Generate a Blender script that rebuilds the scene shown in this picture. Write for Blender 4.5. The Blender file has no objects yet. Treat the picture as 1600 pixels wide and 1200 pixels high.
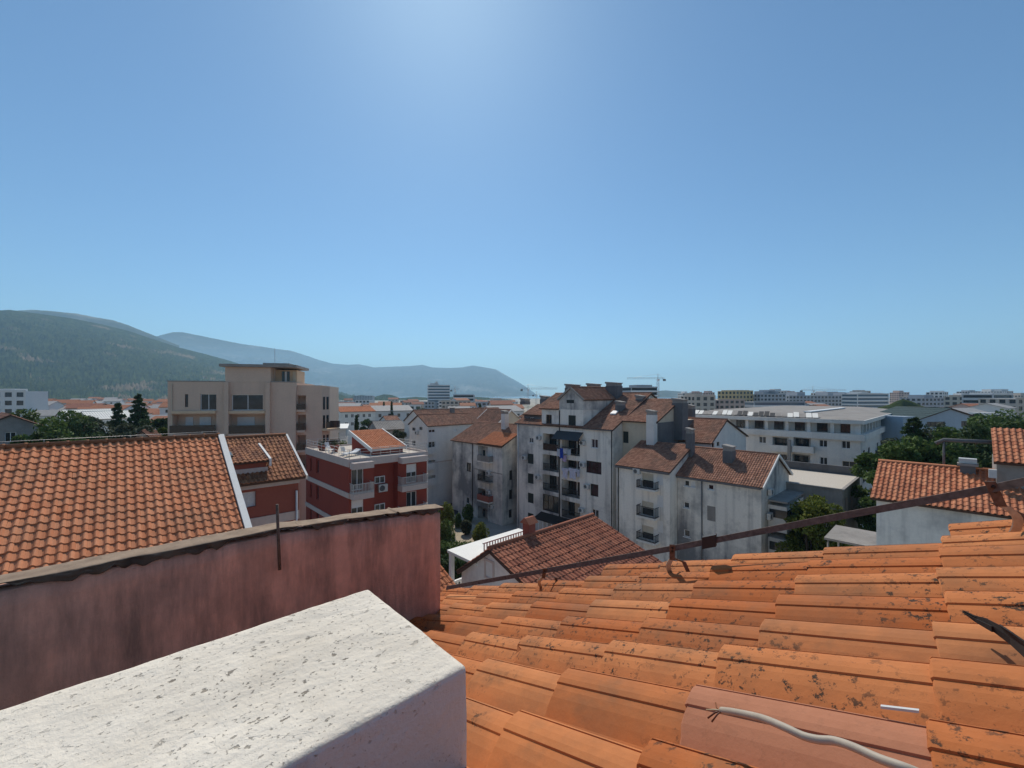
import bpy, math, random
import numpy as np
from mathutils import Vector, Matrix

RND = random.Random(11)
SC = bpy.context.scene
COL = SC.collection
RAD = math.radians

# ------------------------------------------------------------------ camera, sky, sun
F, CX, HY, H = 655.0, 800.0, 617.0, 20.0       # focal length and horizon in photo pixels, eye height in metres
cam_d = bpy.data.cameras.new('camera')
cam_d.sensor_width = 36.0
cam_d.lens = 36.0 * F / 1600.0
cam_d.shift_y = (HY - 600.0) / 1600.0
cam_d.clip_start = 0.02
cam_d.clip_end = 60000
cam = bpy.data.objects.new('camera', cam_d)
cam.location = (0, 0, H)
cam.rotation_euler = (RAD(90), 0, 0)
COL.objects.link(cam)
SC.camera = cam

SUN_EL, SUN_AZ = RAD(48), RAD(-10)             # azimuth from the view axis, to the right positive
w = bpy.data.worlds.new('World'); SC.world = w; w.use_nodes = True
wn = w.node_tree.nodes; wl = w.node_tree.links
sky = wn.new('ShaderNodeTexSky'); sky.sky_type = 'NISHITA'; sky.sun_disc = False
sky.sun_elevation = SUN_EL; sky.sun_rotation = SUN_AZ
sky.altitude = 20; sky.air_density = 1.0; sky.dust_density = 0.3; sky.ozone_density = 1.2
tint = wn.new('ShaderNodeMix'); tint.data_type = 'RGBA'; tint.blend_type = 'MULTIPLY'; tint.inputs[0].default_value = 1.0
tint.inputs[7].default_value = (0.65, 0.905, 1.04, 1)      # clear, slightly cyan summer air, the same all over the sky
wl.new(sky.outputs[0], tint.inputs[6]); wl.new(tint.outputs[2], wn['Background'].inputs[0])
wn['Background'].inputs[1].default_value = 0.102
sun_d = bpy.data.lights.new('sun', 'SUN'); sun_d.energy = 3.8; sun_d.angle = RAD(0.53); sun_d.color = (1.0, 0.925, 0.81)
sun = bpy.data.objects.new('sun', sun_d); COL.objects.link(sun)
sdir = Vector((math.sin(SUN_AZ) * math.cos(SUN_EL), math.cos(SUN_AZ) * math.cos(SUN_EL), math.sin(SUN_EL)))
sun.rotation_euler = sdir.to_track_quat('Z', 'Y').to_euler()
SC.view_settings.view_transform = 'Standard'; SC.view_settings.look = 'None'
SC.view_settings.exposure = 0.0; SC.view_settings.gamma = 1.0
SC.view_settings.use_curve_mapping = False

# ------------------------------------------------------------------ helpers
class Frame:
    """A horizontal grid: e1 runs to the right and away, e2 to the left and away (ang = azimuth of e1)."""
    def __init__(s, deg):
        r = RAD(deg)
        s.e1 = (math.sin(r), math.cos(r)); s.e2 = (-math.cos(r), math.sin(r))
        s.rot = math.atan2(s.e1[1], s.e1[0])
    def k(s, px):
        x = (px - CX) / F
        return s.e1[0] * x + s.e1[1], s.e2[0] * x + s.e2[1]
    def on_a(s, px, py, a):
        ka, kb = s.k(px); Y = a / ka
        return Y * kb, H - (py - HY) / F * Y
    def on_b(s, px, py, b):
        ka, kb = s.k(px); Y = b / kb
        return Y * ka, H - (py - HY) / F * Y
    def w(s, a, b, z=0.0):
        return Vector((a * s.e1[0] + b * s.e2[0], a * s.e1[1] + b * s.e2[1], z))
    def ab(s, x, y):
        return x * s.e1[0] + y * s.e1[1], x * s.e2[0] + y * s.e2[1]
G = Frame(46.9)

def at(px, py, Y):
    return Vector(((px - CX) / F * Y, Y, H - (py - HY) / F * Y))
def on_ground(px, py, z=0.0):
    Y = (H - z) * F / (py - HY)
    return Vector(((px - CX) / F * Y, Y, z))

def tag(o, label=None, cat=None, group=None, kind=None):
    if label: o['label'] = label
    if cat: o['category'] = cat
    if group: o['group'] = group
    if kind: o['kind'] = kind
    return o
def empty(name, loc=(0, 0, 0), rz=0.0, label=None, cat=None, group=None):
    o = bpy.data.objects.new(name, None); COL.objects.link(o)
    o.empty_display_size = 0.2
    o.location = loc; o.rotation_euler = (0, 0, rz)
    return tag(o, label, cat, group)
def link(name, me, parent=None, kind=None):
    o = bpy.data.objects.new(name, me); COL.objects.link(o)
    if parent is not None: o.parent = parent
    if kind: o['kind'] = kind
    return o

class MB:
    def __init__(s): s.v = []; s.f = []; s.smooth = []
    def quad(s, *p, sm=False):
        n = len(s.v); s.v += [tuple(q) for q in p]; s.f.append(tuple(range(n, n + len(p)))); s.smooth.append(sm)
    def box(s, x0, y0, z0, x1, y1, z1):
        if x0 > x1: x0, x1 = x1, x0
        if y0 > y1: y0, y1 = y1, y0
        if z0 > z1: z0, z1 = z1, z0
        n = len(s.v)
        s.v += [(x0,y0,z0),(x1,y0,z0),(x1,y1,z0),(x0,y1,z0),(x0,y0,z1),(x1,y0,z1),(x1,y1,z1),(x0,y1,z1)]
        for f in ((0,3,2,1),(4,5,6,7),(0,1,5,4),(1,2,6,5),(2,3,7,6),(3,0,4,7)):
            s.f.append(tuple(n + i for i in f)); s.smooth.append(False)
    def hexa(s, P):
        n = len(s.v); s.v += [tuple(p) for p in P]
        for f in ((0,3,2,1),(4,5,6,7),(0,1,5,4),(1,2,6,5),(2,3,7,6),(3,0,4,7)):
            s.f.append(tuple(n + i for i in f)); s.smooth.append(False)
    def tube(s, pts, r, n=8, caps=True):
        pts = [Vector(p) for p in pts]; rings = []
        rr = r if isinstance(r, (list, tuple)) else [r] * len(pts)
        up = Vector((0, 0, 1))
        for i, p in enumerate(pts):
            d = (pts[min(i + 1, len(pts) - 1)] - pts[max(i - 1, 0)]).normalized()
            sx = d.cross(up if abs(d.z) < 0.95 else Vector((1, 0, 0))).normalized(); sy = d.cross(sx)
            base = len(s.v)
            for k in range(n):
                a = 2 * math.pi * k / n
                s.v.append(tuple(p + (sx * math.cos(a) + sy * math.sin(a)) * rr[i]))
            rings.append(base)
        for a, b in zip(rings, rings[1:]):
            for k in range(n):
                s.f.append((a + k, a + (k + 1) % n, b + (k + 1) % n, b + k)); s.smooth.append(True)
        if caps:
            s.f.append(tuple(rings[0] + k for k in range(n))); s.smooth.append(False)
            s.f.append(tuple(rings[-1] + k for k in reversed(range(n)))); s.smooth.append(False)
    def bar(s, p, q, t=0.02):
        s.tube([p, q], t, 4)
    def mesh(s, name, mat):
        me = bpy.data.meshes.new(name)
        me.from_pydata(s.v, [], s.f)
        me.polygons.foreach_set('use_smooth', s.smooth)
        if mat: me.materials.append(mat)
        me.update()
        return me
    def build(s, name, mat, parent=None, kind=None, fix=True):
        me = s.mesh(name, mat)
        if fix:
            import bmesh
            bm = bmesh.new(); bm.from_mesh(me)
            bmesh.ops.recalc_face_normals(bm, faces=bm.faces)
            bm.to_mesh(me); bm.free()
        return link(name, me, parent, kind)

def np_mesh(name, V, Q, mat, smooth=False):
    me = bpy.data.meshes.new(name)
    V = np.asarray(V, dtype=np.float32); Q = np.asarray(Q, dtype=np.int32)
    me.vertices.add(len(V)); me.vertices.foreach_set('co', V.ravel())
    me.loops.add(Q.size); me.loops.foreach_set('vertex_index', Q.ravel())
    me.polygons.add(len(Q))
    me.polygons.foreach_set('loop_start', np.arange(0, Q.size, Q.shape[1], dtype=np.int32))
    me.polygons.foreach_set('use_smooth', np.full(len(Q), smooth))
    me.update(calc_edges=True)
    if mat: me.materials.append(mat)
    return me

# ------------------------------------------------------------------ materials
class NM:
    def __init__(s, name):
        s.m = bpy.data.materials.new(name); s.m.use_nodes = True
        s.n = s.m.node_tree.nodes; s.l = s.m.node_tree.links
        s.b = s.n['Principled BSDF']; s.out = s.n['Material Output']
        s.tc = None
    def node(s, t, **kw):
        x = s.n.new(t)
        for k, v in kw.items(): setattr(x, k, v)
        return x
    def coords(s, scale=(1, 1, 1), which='Object'):
        if s.tc is None: s.tc = s.node('ShaderNodeTexCoord')
        mp = s.node('ShaderNodeMapping'); mp.inputs['Scale'].default_value = scale
        s.l.new(s.tc.outputs[which], mp.inputs[0]); return mp.outputs[0]
    def noise(s, scale, detail=4, vec=None, rough=0.55):
        x = s.node('ShaderNodeTexNoise'); x.inputs['Scale'].default_value = scale
        x.inputs['Detail'].default_value = detail; x.inputs['Roughness'].default_value = rough
        s.l.new(vec if vec is not None else s.coords(), x.inputs['Vector']); return x.outputs['Fac']
    def ramp(s, fac, p0, p1, c0=(0, 0, 0, 1), c1=(1, 1, 1, 1)):
        x = s.node('ShaderNodeValToRGB')
        x.color_ramp.elements[0].position = p0; x.color_ramp.elements[1].position = p1
        x.color_ramp.elements[0].color = c0; x.color_ramp.elements[1].color = c1
        s.l.new(fac, x.inputs[0]); return x.outputs[0]
    def mix(s, fac, a, b, mode='MIX'):
        x = s.node('ShaderNodeMix', data_type='RGBA', blend_type=mode)
        for sock, val in ((x.inputs[0], fac), (x.inputs[6], a), (x.inputs[7], b)):
            if isinstance(val, (int, float)): sock.default_value = val
            elif isinstance(val, tuple): sock.default_value = val if len(val) == 4 else val + (1,)
            else: s.l.new(val, sock)
        return x.outputs[2]
    def math(s, op, a, b=0.0):
        x = s.node('ShaderNodeMath', operation=op)
        for sock, val in ((x.inputs[0], a), (x.inputs[1], b)):
            if isinstance(val, (int, float)): sock.default_value = val
            else: s.l.new(val, sock)
        return x.outputs[0]
    def bump(s, height, strength=0.3, dist=0.01):
        x = s.node('ShaderNodeBump'); x.inputs['Strength'].default_value = strength; x.inputs['Distance'].default_value = dist
        s.l.new(height, x.inputs['Height']); s.l.new(x.outputs[0], s.b.inputs['Normal'])
    def color(s, c, rough=0.85, spec=0.3, metal=0.0):
        if isinstance(c, tuple): s.b.inputs['Base Color'].default_value = c if len(c) == 4 else c + (1,)
        else: s.l.new(c, s.b.inputs['Base Color'])
        s.b.inputs['Roughness'].default_value = rough; s.b.inputs['Specular IOR Level'].default_value = spec
        s.b.inputs['Metallic'].default_value = metal
        return s.m

def plaster(name, col, stain=(0.20, 0.20, 0.20), amount=0.5, lo=0.45, hi=0.75, scale=0.35, streak=0.5, bump=0.25):
    q = NM(name)
    n1 = q.noise(scale, 6, rough=0.65)
    n2 = q.noise(1.0, 5, q.coords((1.6, 1.6, 0.10)), 0.6)
    big = q.ramp(n1, lo, hi); st = q.ramp(n2, 0.5, 0.78)
    f = q.math('ADD', q.math('MULTIPLY', big, amount), q.math('MULTIPLY', st, streak * amount))
    f = q.math('MINIMUM', f, 0.9)
    fine = q.noise(6.0, 4)
    c = q.mix(f, col, stain)
    c = q.mix(0.22, c, q.ramp(fine, 0.3, 0.7, (0.55, 0.55, 0.55, 1), (1, 1, 1, 1)), 'MULTIPLY')
    q.bump(q.noise(25.0, 4), bump, 0.01)
    return q.color(c, 0.92, 0.2)

def simple(name, col, rough=0.7, spec=0.3, metal=0.0, var=0.25, scale=8.0):
    q = NM(name)
    c = q.mix(1.0, col, q.ramp(q.noise(scale, 4), 0.25, 0.75, (1 - var,) * 3 + (1,), (1, 1, 1, 1)), 'MULTIPLY')
    return q.color(c, rough, spec, metal)

def tile_material(name, c_lo, c_hi, dirt=(0.10, 0.085, 0.07), dirt_amt=0.35, per_object=False, dirt_scale=0.8, moss=0.0, bump=0.3, fine=14.0):
    q = NM(name)
    if per_object:
        rnd = q.node('ShaderNodeObjectInfo').outputs['Random']
    else:
        rnd = q.node('ShaderNodeNewGeometry').outputs['Random Per Island']
    base = q.ramp(rnd, 0.0, 1.0, c_lo + (1,), c_hi + (1,))
    vec = q.node('ShaderNodeNewGeometry').outputs['Position']
    d = q.ramp(q.noise(dirt_scale, 6, vec, 0.65), 0.45, 0.72)
    c = q.mix(q.math('MULTIPLY', d, dirt_amt), base, dirt)
    c = q.mix(0.35, c, q.ramp(q.noise(fine, 5, vec, 0.6), 0.3, 0.72, (0.6, 0.55, 0.5, 1), (1, 1, 1, 1)), 'MULTIPLY')
    if moss:
        tcl = q.coords(); sx_ = q.node('ShaderNodeSeparateXYZ'); q.l.new(tcl, sx_.inputs[0])
        butt = q.ramp(sx_.outputs['Y'], -.16, -.01)
        low_ = q.ramp(sx_.outputs['X'], .03, .10, (1, 1, 1, 1), (.25, .25, .25, 1))
        corner = q.math('MULTIPLY', butt, low_)
        big = q.ramp(q.noise(2.1, 4, vec, 0.6), 0.44, 0.56)
        spots = q.ramp(q.noise(42.0, 6, vec, 0.75), 0.555, 0.60)
        patch = q.ramp(q.math('ADD', q.noise(17.0, 5, vec, 0.7), q.math('MULTIPLY', corner, .20)), 0.635, 0.70)
        pf = q.math('MULTIPLY', q.math('MULTIPLY', big, q.math('MAXIMUM', spots, patch)), moss)
        c = q.mix(pf, c, (0.035, 0.028, 0.02))
        smear = q.math('MULTIPLY', q.ramp(q.noise(5.5, 5, vec, 0.6), 0.56, 0.74), 0.55 * moss)
        c = q.mix(smear, c, (0.16, 0.10, 0.055))
    q.bump(q.noise(120.0 if per_object else 30.0, 4, vec), bump, 0.002 if per_object else 0.01)
    return q.color(c, 0.85, 0.25)

M = {}
M['tile_near'] = tile_material('clay_tile_near', (0.47, 0.13, 0.032), (0.64, 0.24, 0.085), dirt=(0.25, 0.12, 0.06), dirt_amt=0.7, per_object=True, moss=0.95, dirt_scale=3.0, fine=16)
M['tile_pink'] = tile_material('clay_tile_pink', (0.47, 0.19, 0.10), (0.48, 0.195, 0.105), dirt=(0.30, 0.13, 0.08), dirt_amt=0.3, per_object=True, moss=0.1)
M['tile_left'] = tile_material('clay_tile_left', (0.54, 0.19, 0.085), (0.66, 0.27, 0.135), dirt=(0.36, 0.19, 0.11), dirt_amt=0.6, per_object=True, dirt_scale=0.7)
M['tile_left_far'] = tile_material('clay_tile_left_far', (0.54, 0.19, 0.085), (0.66, 0.27, 0.135), dirt=(0.36, 0.19, 0.11), dirt_amt=0.6, dirt_scale=0.7)
M['tile_brown'] = tile_material('clay_tile_brown', (0.20, 0.075, 0.04), (0.44, 0.19, 0.09), dirt=(0.10, 0.06, 0.04), dirt_amt=0.5)
M['tile_old'] = tile_material('clay_tile_old', (0.25, 0.11, 0.068), (0.45, 0.22, 0.14), dirt=(0.12, 0.09, 0.07), dirt_amt=0.65, dirt_scale=0.5)
M['tile_house'] = tile_material('clay_tile_house', (0.26, 0.085, 0.05), (0.46, 0.17, 0.095), dirt=(0.14, 0.07, 0.05), dirt_amt=0.5, dirt_scale=1.2)
M['tile_orange'] = tile_material('clay_tile_orange', (0.50, 0.155, 0.06), (0.62, 0.225, 0.10), dirt=(0.3, 0.14, 0.08), dirt_amt=0.4)
M['tile_right'] = tile_material('clay_tile_right', (0.44, 0.145, 0.07), (0.64, 0.27, 0.14), dirt=(0.25, 0.11, 0.07), dirt_amt=0.4)
M['deck'] = simple('roof_underlay', (0.10, 0.06, 0.045), 0.95)
M['mortar'] = simple('dark_mortar', (0.13, 0.105, 0.085), 0.95, var=0.6, scale=12)
M['verge_white'] = simple('white_verge', (0.78, 0.75, 0.70), 0.7, var=0.12)
M['white_plaster'] = plaster('white_plaster', (0.78, 0.74, 0.68), (0.30, 0.30, 0.31), 0.35)
M['grey_white'] = plaster('stained_white_plaster', (0.84, 0.78, 0.69), (0.17, 0.165, 0.17), 0.80, 0.47, 0.66, 0.15, 0.65)
M['grey_stained'] = plaster('weathered_grey_plaster', (0.76, 0.71, 0.63), (0.16, 0.16, 0.17), 0.88, 0.42, 0.62, 0.16, 0.6)
M['cream_wall'] = plaster('cream_plaster', (0.66, 0.56, 0.42), (0.30, 0.26, 0.22), 0.35)
M['beige'] = plaster('beige_plaster', (0.68, 0.50, 0.38), (0.44, 0.34, 0.27), 0.35)
M['beige_in'] = plaster('beige_recess_plaster', (0.74, 0.54, 0.36), (0.44, 0.34, 0.24), 0.3)
M['brick_red'] = plaster('brick_red_render', (0.32, 0.10, 0.07), (0.20, 0.065, 0.05), 0.4)
M['dark_red'] = plaster('dark_red_render', (0.30, 0.065, 0.045), (0.18, 0.045, 0.035), 0.4)
M['band'] = plaster('pale_band', (0.60, 0.49, 0.43), (0.38, 0.32, 0.29), 0.4)
M['white_trim'] = simple('white_paint', (0.80, 0.79, 0.77), 0.55, var=0.08)
M['concrete'] = plaster('old_concrete', (0.34, 0.31, 0.28), (0.14, 0.13, 0.12), 0.6)
M['dark_conc'] = plaster('sooty_concrete', (0.17, 0.165, 0.165), (0.07, 0.07, 0.075), 0.6)
M['terrace'] = simple('terrace_paving', (0.62, 0.55, 0.46), 0.85)
M['metal_rail'] = simple('galvanised_rail', (0.62, 0.60, 0.58), 0.45, 0.5, 0.3)
M['dark_metal'] = simple('dark_iron', (0.035, 0.032, 0.032), 0.6, 0.4, 0.2)
M['rust'] = simple('rusty_iron', (0.20, 0.145, 0.115), 0.85, 0.2, 0.1, var=0.55, scale=60)
M['bright_metal'] = simple('bare_zinc', (0.60, 0.50, 0.36), 0.6, 0.4, 0.0, var=0.35, scale=50)
M['ac'] = simple('ac_casing', (0.62, 0.61, 0.58), 0.55, var=0.15)
M['black'] = simple('black_grille', (0.02, 0.02, 0.022), 0.7)
M['wood'] = simple('dark_wood', (0.045, 0.033, 0.028), 0.65, var=0.4)
M['wood_brown'] = simple('brown_wood', (0.16, 0.085, 0.045), 0.6, var=0.4)
M['shutter_white'] = simple('white_shutter', (0.70, 0.69, 0.67), 0.6, var=0.1)
M['shutter_dark'] = simple('dark_green_shutter', (0.035, 0.045, 0.042), 0.6, var=0.3)
M['awning'] = simple('grey_awning', (0.075, 0.075, 0.08), 0.85, var=0.3)
M['stone_white'] = simple('pale_sheet', (0.80, 0.77, 0.70), 0.6, var=0.12, scale=1.5)
def glass_material():
    q = NM('window_glass')
    return q.color(q.ramp(q.noise(0.7, 2), 0.3, 0.7, (0.012, 0.015, 0.018, 1), (0.05, 0.055, 0.06, 1)), 0.06, 0.6)
M['glass'] = glass_material()
M['glass_rail'] = simple('smoked_glass', (0.05, 0.035, 0.03), 0.12, 0.5)
M['blue_glass'] = simple('bluish_curtain_wall', (0.10, 0.15, 0.20), 0.15, 0.6)

def foliage(name, c0, c1, trans=0.25):
    q = NM(name)
    rnd = q.node('ShaderNodeNewGeometry').outputs['Random Per Island']
    vec = q.node('ShaderNodeNewGeometry').outputs['Position']
    c = q.ramp(rnd, 0, 1, c0 + (1,), c1 + (1,))
    c = q.mix(0.5, c, q.ramp(q.noise(0.8, 3, vec), 0.3, 0.7, (0.5, 0.55, 0.5, 1), (1, 1, 1, 1)), 'MULTIPLY')
    q.color(c, 0.75, 0.2)
    tr = q.node('ShaderNodeBsdfTranslucent'); q.l.new(c, tr.inputs[0])
    mx = q.node('ShaderNodeMixShader'); mx.inputs[0].default_value = trans
    q.l.new(q.b.outputs[0], mx.inputs[1]); q.l.new(tr.outputs[0], mx.inputs[2]); q.l.new(mx.outputs[0], q.out.inputs[0])
    return q.m
M['leaf'] = foliage('leaf_mid', (0.06, 0.105, 0.025), (0.15, 0.21, 0.055))
M['leaf_yellow'] = foliage('leaf_yellow_green', (0.08, 0.11, 0.016), (0.22, 0.235, 0.045), 0.35)
M['leaf_dark'] = foliage('leaf_dark', (0.036, 0.064, 0.022), (0.085, 0.125, 0.042), 0.25)
M['leaf_olive'] = foliage('leaf_olive', (0.05, 0.065, 0.035), (0.11, 0.125, 0.07), 0.2)
M['bark'] = simple('bark', (0.09, 0.065, 0.045), 0.95, var=0.5)
# ------------------------------------------------------------------ tiles and roofs
PROF = [(0.0, 0.0), (0.30, 0.0), (0.42, 0.55), (0.56, 1.0), (0.72, 1.0), (0.87, 0.55), (1.0, 0.0)]
PROF_S = [(0.0, 0.10), (0.12, 0.0), (0.34, 0.0), (0.46, 0.30), (0.58, 0.80), (0.70, 1.0), (0.82, 0.82), (0.93, 0.35), (1.0, 0.08)]
PROF_FAR = [(0.0, 0.0), (0.35, 0.0), (0.58, 1.0), (0.78, 0.9), (1.0, 0.0)]
def tile_arrays(w, l, h, prof, lift=0.022, over=0.03):
    """one tile: x across, y upslope, z out of the roof"""
    n = len(prof); V = []
    for (t, q) in prof: V.append((t * w, 0, q * h + lift))
    for (t, q) in prof: V.append((t * w, l + over, q * h * 0.96 - 0.002))
    for (t, q) in prof: V.append((t * w, 0.0, max(q * h - 0.012, -0.006)))
    Q = []
    for k in range(n - 1):
        Q.append((k, k + 1, n + k + 1, n + k)); Q.append((2 * n + k, 2 * n + k + 1, k + 1, k))
    return np.array(V), np.array(Q)
def tile_field(o, e, s, W, L, w, l, h, prof, jit=0.004, skip=None):
    e = Vector(e).normalized(); s = Vector(s).normalized(); nn = e.cross(s)
    if nn.z < 0: o = Vector(o) + e * W; e = -e; nn = e.cross(s)
    nc = max(1, round(W / w)); nr = max(1, round(L / l)); w = W / nc; l = L / nr
    V0, Q0 = tile_arrays(w, l, h, prof)
    rng = np.random.default_rng(5)
    VV, QQ = [], []; k = 0
    B = np.array([list(e), list(s), list(nn)])
    for i in range(nr):
        for j in range(nc):
            if skip and skip(j, i): continue
            P = V0 + np.array([j * w, i * l, 0]) + rng.normal(0, jit, 3)
            VV.append(P @ B + np.array(list(o))); QQ.append(Q0 + k * len(V0)); k += 1
    if not VV: return None
    return np.concatenate(VV), np.concatenate(QQ)

def roof_plane(root, o, e, s, W, L, mat, w=0.25, l=0.36, h=0.05, prof=PROF_FAR, thick=0.14, name='roof', deck=None, jit=0.004):
    """o: lower corner, e: along the eave, s: up the slope (all in the root's coordinates)"""
    o = Vector(o); e = Vector(e).normalized(); s = Vector(s).normalized(); n = e.cross(s)
    if n.z < 0: n = -n
    mb = MB(); lo = -n * thick; hi = -n * 0.012
    P = [o, o + e * W, o + e * W + s * L, o + s * L]
    mb.hexa([p + lo for p in P] + [p + hi for p in P])
    r = mb.build(name, deck or M['deck'], root)
    VQ = tile_field(o, e, s, W, L, w, l, h, prof, jit)
    link('roof_tiles', np_mesh('roof_tiles', VQ[0], VQ[1], mat), r, 'stuff')
    return r

# ------------------------------------------------------------------ buildings
class Bld:
    def __init__(s, fr, name, label, cat, a0, a1, b0, b1, z1, wall, z0=-0.3, group=None):
        s.fr, s.a0, s.a1, s.b0, s.b1, s.z0, s.z1 = fr, a0, a1, b0, b1, z0, z1
        s.A, s.B = a1 - a0, b1 - b0
        s.root = empty(name, fr.w(a0, b0, 0), fr.rot, label, cat, group)
        s.op = {'a': [], 'b': []}; s.mb = MB(); s.wall = wall
    def rect(s, face, px0, py0, px1, py1, d=0.0):
        m = (px0 + px1) / 2
        if face == 'a':
            c = s.a0 + d
            l = s.fr.on_a(px0, 0, c)[0] - s.b0; r = s.fr.on_a(px1, 0, c)[0] - s.b0
            return (r, l, s.fr.on_a(m, py1, c)[1], s.fr.on_a(m, py0, c)[1])
        c = s.b0 + d
        l = s.fr.on_b(px0, 0, c)[0] - s.a0; r = s.fr.on_b(px1, 0, c)[0] - s.a0
        return (l, r, s.fr.on_b(m, py1, c)[1], s.fr.on_b(m, py0, c)[1])
    def fb(s, mb, face, s0, s1, d0, d1, z0, z1):
        if face == 'a': mb.box(d0, s0, z0, d1, s1, z1)
        else: mb.box(s0, d0, z0, s1, d1, z1)
    def clampr(s, face, r):
        S = s.B if face == 'a' else s.A
        return (max(r[0], 0.06), min(r[1], S - 0.06), max(r[2], s.z0 + 0.1), min(r[3], s.z1 - 0.05))
    def opening(s, face, r, depth, back=True):
        r = s.clampr(face, r)
        if r[1] - r[0] > 0.05 and r[3] - r[2] > 0.05: s.op[face].append((r, depth, back))
        return r
    def window(s, face, px0, py0, px1, py1, kind='casement', frame='white_trim', d=0.0, n=2, depth=0.16, sill=False, hole=True):
        r = s.rect(face, px0, py0, px1, py1, d)
        return s.window_r(face, r, kind, frame, d, n, depth, sill, hole)
    def window_r(s, face, r, kind='casement', frame='white_trim', d=0.0, n=2, depth=0.16, sill=False, hole=True):
        if d == 0.0 and hole: r = s.opening(face, r, depth, False); dd = depth
        else: dd = d
        s0, s1, z0, z1 = r; t = min(0.07, (s1 - s0) * 0.14); mb = MB()
        if kind in ('shutter', 'roller'):
            k = max(4, int((z1 - z0) / 0.11))
            for i in range(k):
                za = z0 + (z1 - z0) * i / k
                s.fb(mb, face, s0 + 0.005, s1 - 0.005, dd - 0.05, dd - 0.02, za + 0.006, za + (z1 - z0) / k - 0.008)
            s.fb(mb, face, s0, s1, dd - 0.018, dd + 0.01, z0, z1)
            s.fb(mb, face, (s0 + s1) / 2 - 0.02, (s0 + s1) / 2 + 0.02, dd - 0.06, dd - 0.02, z0, z1)
            return mb.build('window_shutter', M[frame], s.root)
        s.fb(mb, face, s0, s0 + t, dd - 0.06, dd, z0, z1); s.fb(mb, face, s1 - t, s1, dd - 0.06, dd, z0, z1)
        s.fb(mb, face, s0 + t, s1 - t, dd - 0.06, dd, z0, z0 + t); s.fb(mb, face, s0 + t, s1 - t, dd - 0.06, dd, z1 - t, z1)
        for i in range(1, n):
            c = s0 + (s1 - s0) * i / n
            s.fb(mb, face, c - t * 0.5, c + t * 0.5, dd - 0.058, dd, z0 + t, z1 - t)
        if kind == 'halfblind':
            s.fb(mb, face, s0 + t, s1 - t, dd - 0.05, dd - 0.025, z0 + (z1 - z0) * 0.55, z1 - t)
        o = mb.build('window_frame', M[frame], s.root)
        gp = MB(); s.fb(gp, face, s0 + t * 0.5, s1 - t * 0.5, dd - 0.022, dd - 0.01, z0 + t * 0.5, z1 - t * 0.5)
        gp.build('pane', M['glass'] if kind != 'curtain' else M['shutter_white'], o)
        if sill:
            q = MB(); s.fb(q, face, s0 - 0.08, s1 + 0.08, -0.07, 0.02, z0 - 0.07, z0 - 0.002); q.build('sill', M['white_trim'], o)
        return o
    def balcony(s, face, px0, px1, py_floor, py_rail, proj=1.0, style='bars', slab='white_plaster', rail='dark_metal', d=0.0, slab_t=0.2):
        r = s.rect(face, px0, py_rail, px1, py_floor, d - proj)
        return s.balcony_r(face, r, proj, style, slab, rail, d, slab_t)
    def balcony_r(s, face, r, proj=1.0, style='bars', slab='white_plaster', rail='dark_metal', d=0.0, slab_t=0.2):
        s0, s1, zf, zr = r; zr = max(zr, zf + 0.75)
        mb = MB(); s.fb(mb, face, s0, s1, d - proj, d - 0.003, zf - slab_t, zf)
        o = mb.build('balcony_slab', M[slab], s.root)
        rb = MB(); g = d - proj + 0.04
        if style == 'solid':
            s.fb(rb, face, s0 + 0.003, s1 - 0.003, g - 0.037, g + 0.06, zf + 0.002, zr)
            s.fb(rb, face, s0 + 0.003, s0 + 0.10, g + 0.06, d - 0.01, zf + 0.002, zr); s.fb(rb, face, s1 - 0.10, s1 - 0.003, g + 0.06, d - 0.01, zf + 0.002, zr)
        elif style == 'glass':
            s.fb(rb, face, s0 + 0.03, s1 - 0.03, g, g + 0.03, zf + 0.08, zr)
        else:
            for zz in (zr, zf + 0.12):
                s.fb(rb, face, s0, s1, g - 0.025, g + 0.025, zz - 0.05, zz)
                s.fb(rb, face, s0, s0 + 0.04, g + 0.025, d - 0.01, zz - 0.05, zz); s.fb(rb, face, s1 - 0.04, s1, g + 0.025, d - 0.01, zz - 0.05, zz)
            n = max(3, int((s1 - s0) / 0.14))
            for i in range(n + 1):
                c = s0 + 0.015 + (s1 - s0 - 0.03) * i / n
                s.fb(rb, face, c - 0.022, c + 0.022, g - 0.018, g + 0.018, zf, zr - 0.05)
            m = max(2, int(proj / 0.14))
            for i in range(1, m):
                c = g + (d - g) * i / m
                for e in (s0 + 0.02, s1 - 0.02): s.fb(rb, face, e - 0.013, e + 0.013, c - 0.013, c + 0.013, zf, zr - 0.05)
        rb.build('railing', M[rail], o)
        return o
    def part(s, name, mat, boxes, parent=None):
        mb = MB()
        for b in boxes: mb.box(*b)
        return mb.build(name, M[mat] if isinstance(mat, str) else mat, parent or s.root)
    def face_mesh(s, mb, face, S, z0, z1, ops):
        P = (lambda q, d, z: (d, q, z)) if face == 'a' else (lambda q, d, z: (q, d, z))
        qs = sorted({0.0, S} | {v for o in ops for v in o[0][:2]}); zs = sorted({z0, z1} | {v for o in ops for v in o[0][2:]})
        for i in range(len(qs) - 1):
            for j in range(len(zs) - 1):
                qm, zm = (qs[i] + qs[i + 1]) / 2, (zs[j] + zs[j + 1]) / 2
                if any(o[0][0] < qm < o[0][1] and o[0][2] < zm < o[0][3] for o in ops): continue
                mb.quad(P(qs[i], 0, zs[j]), P(qs[i + 1], 0, zs[j]), P(qs[i + 1], 0, zs[j + 1]), P(qs[i], 0, zs[j + 1]))
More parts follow.
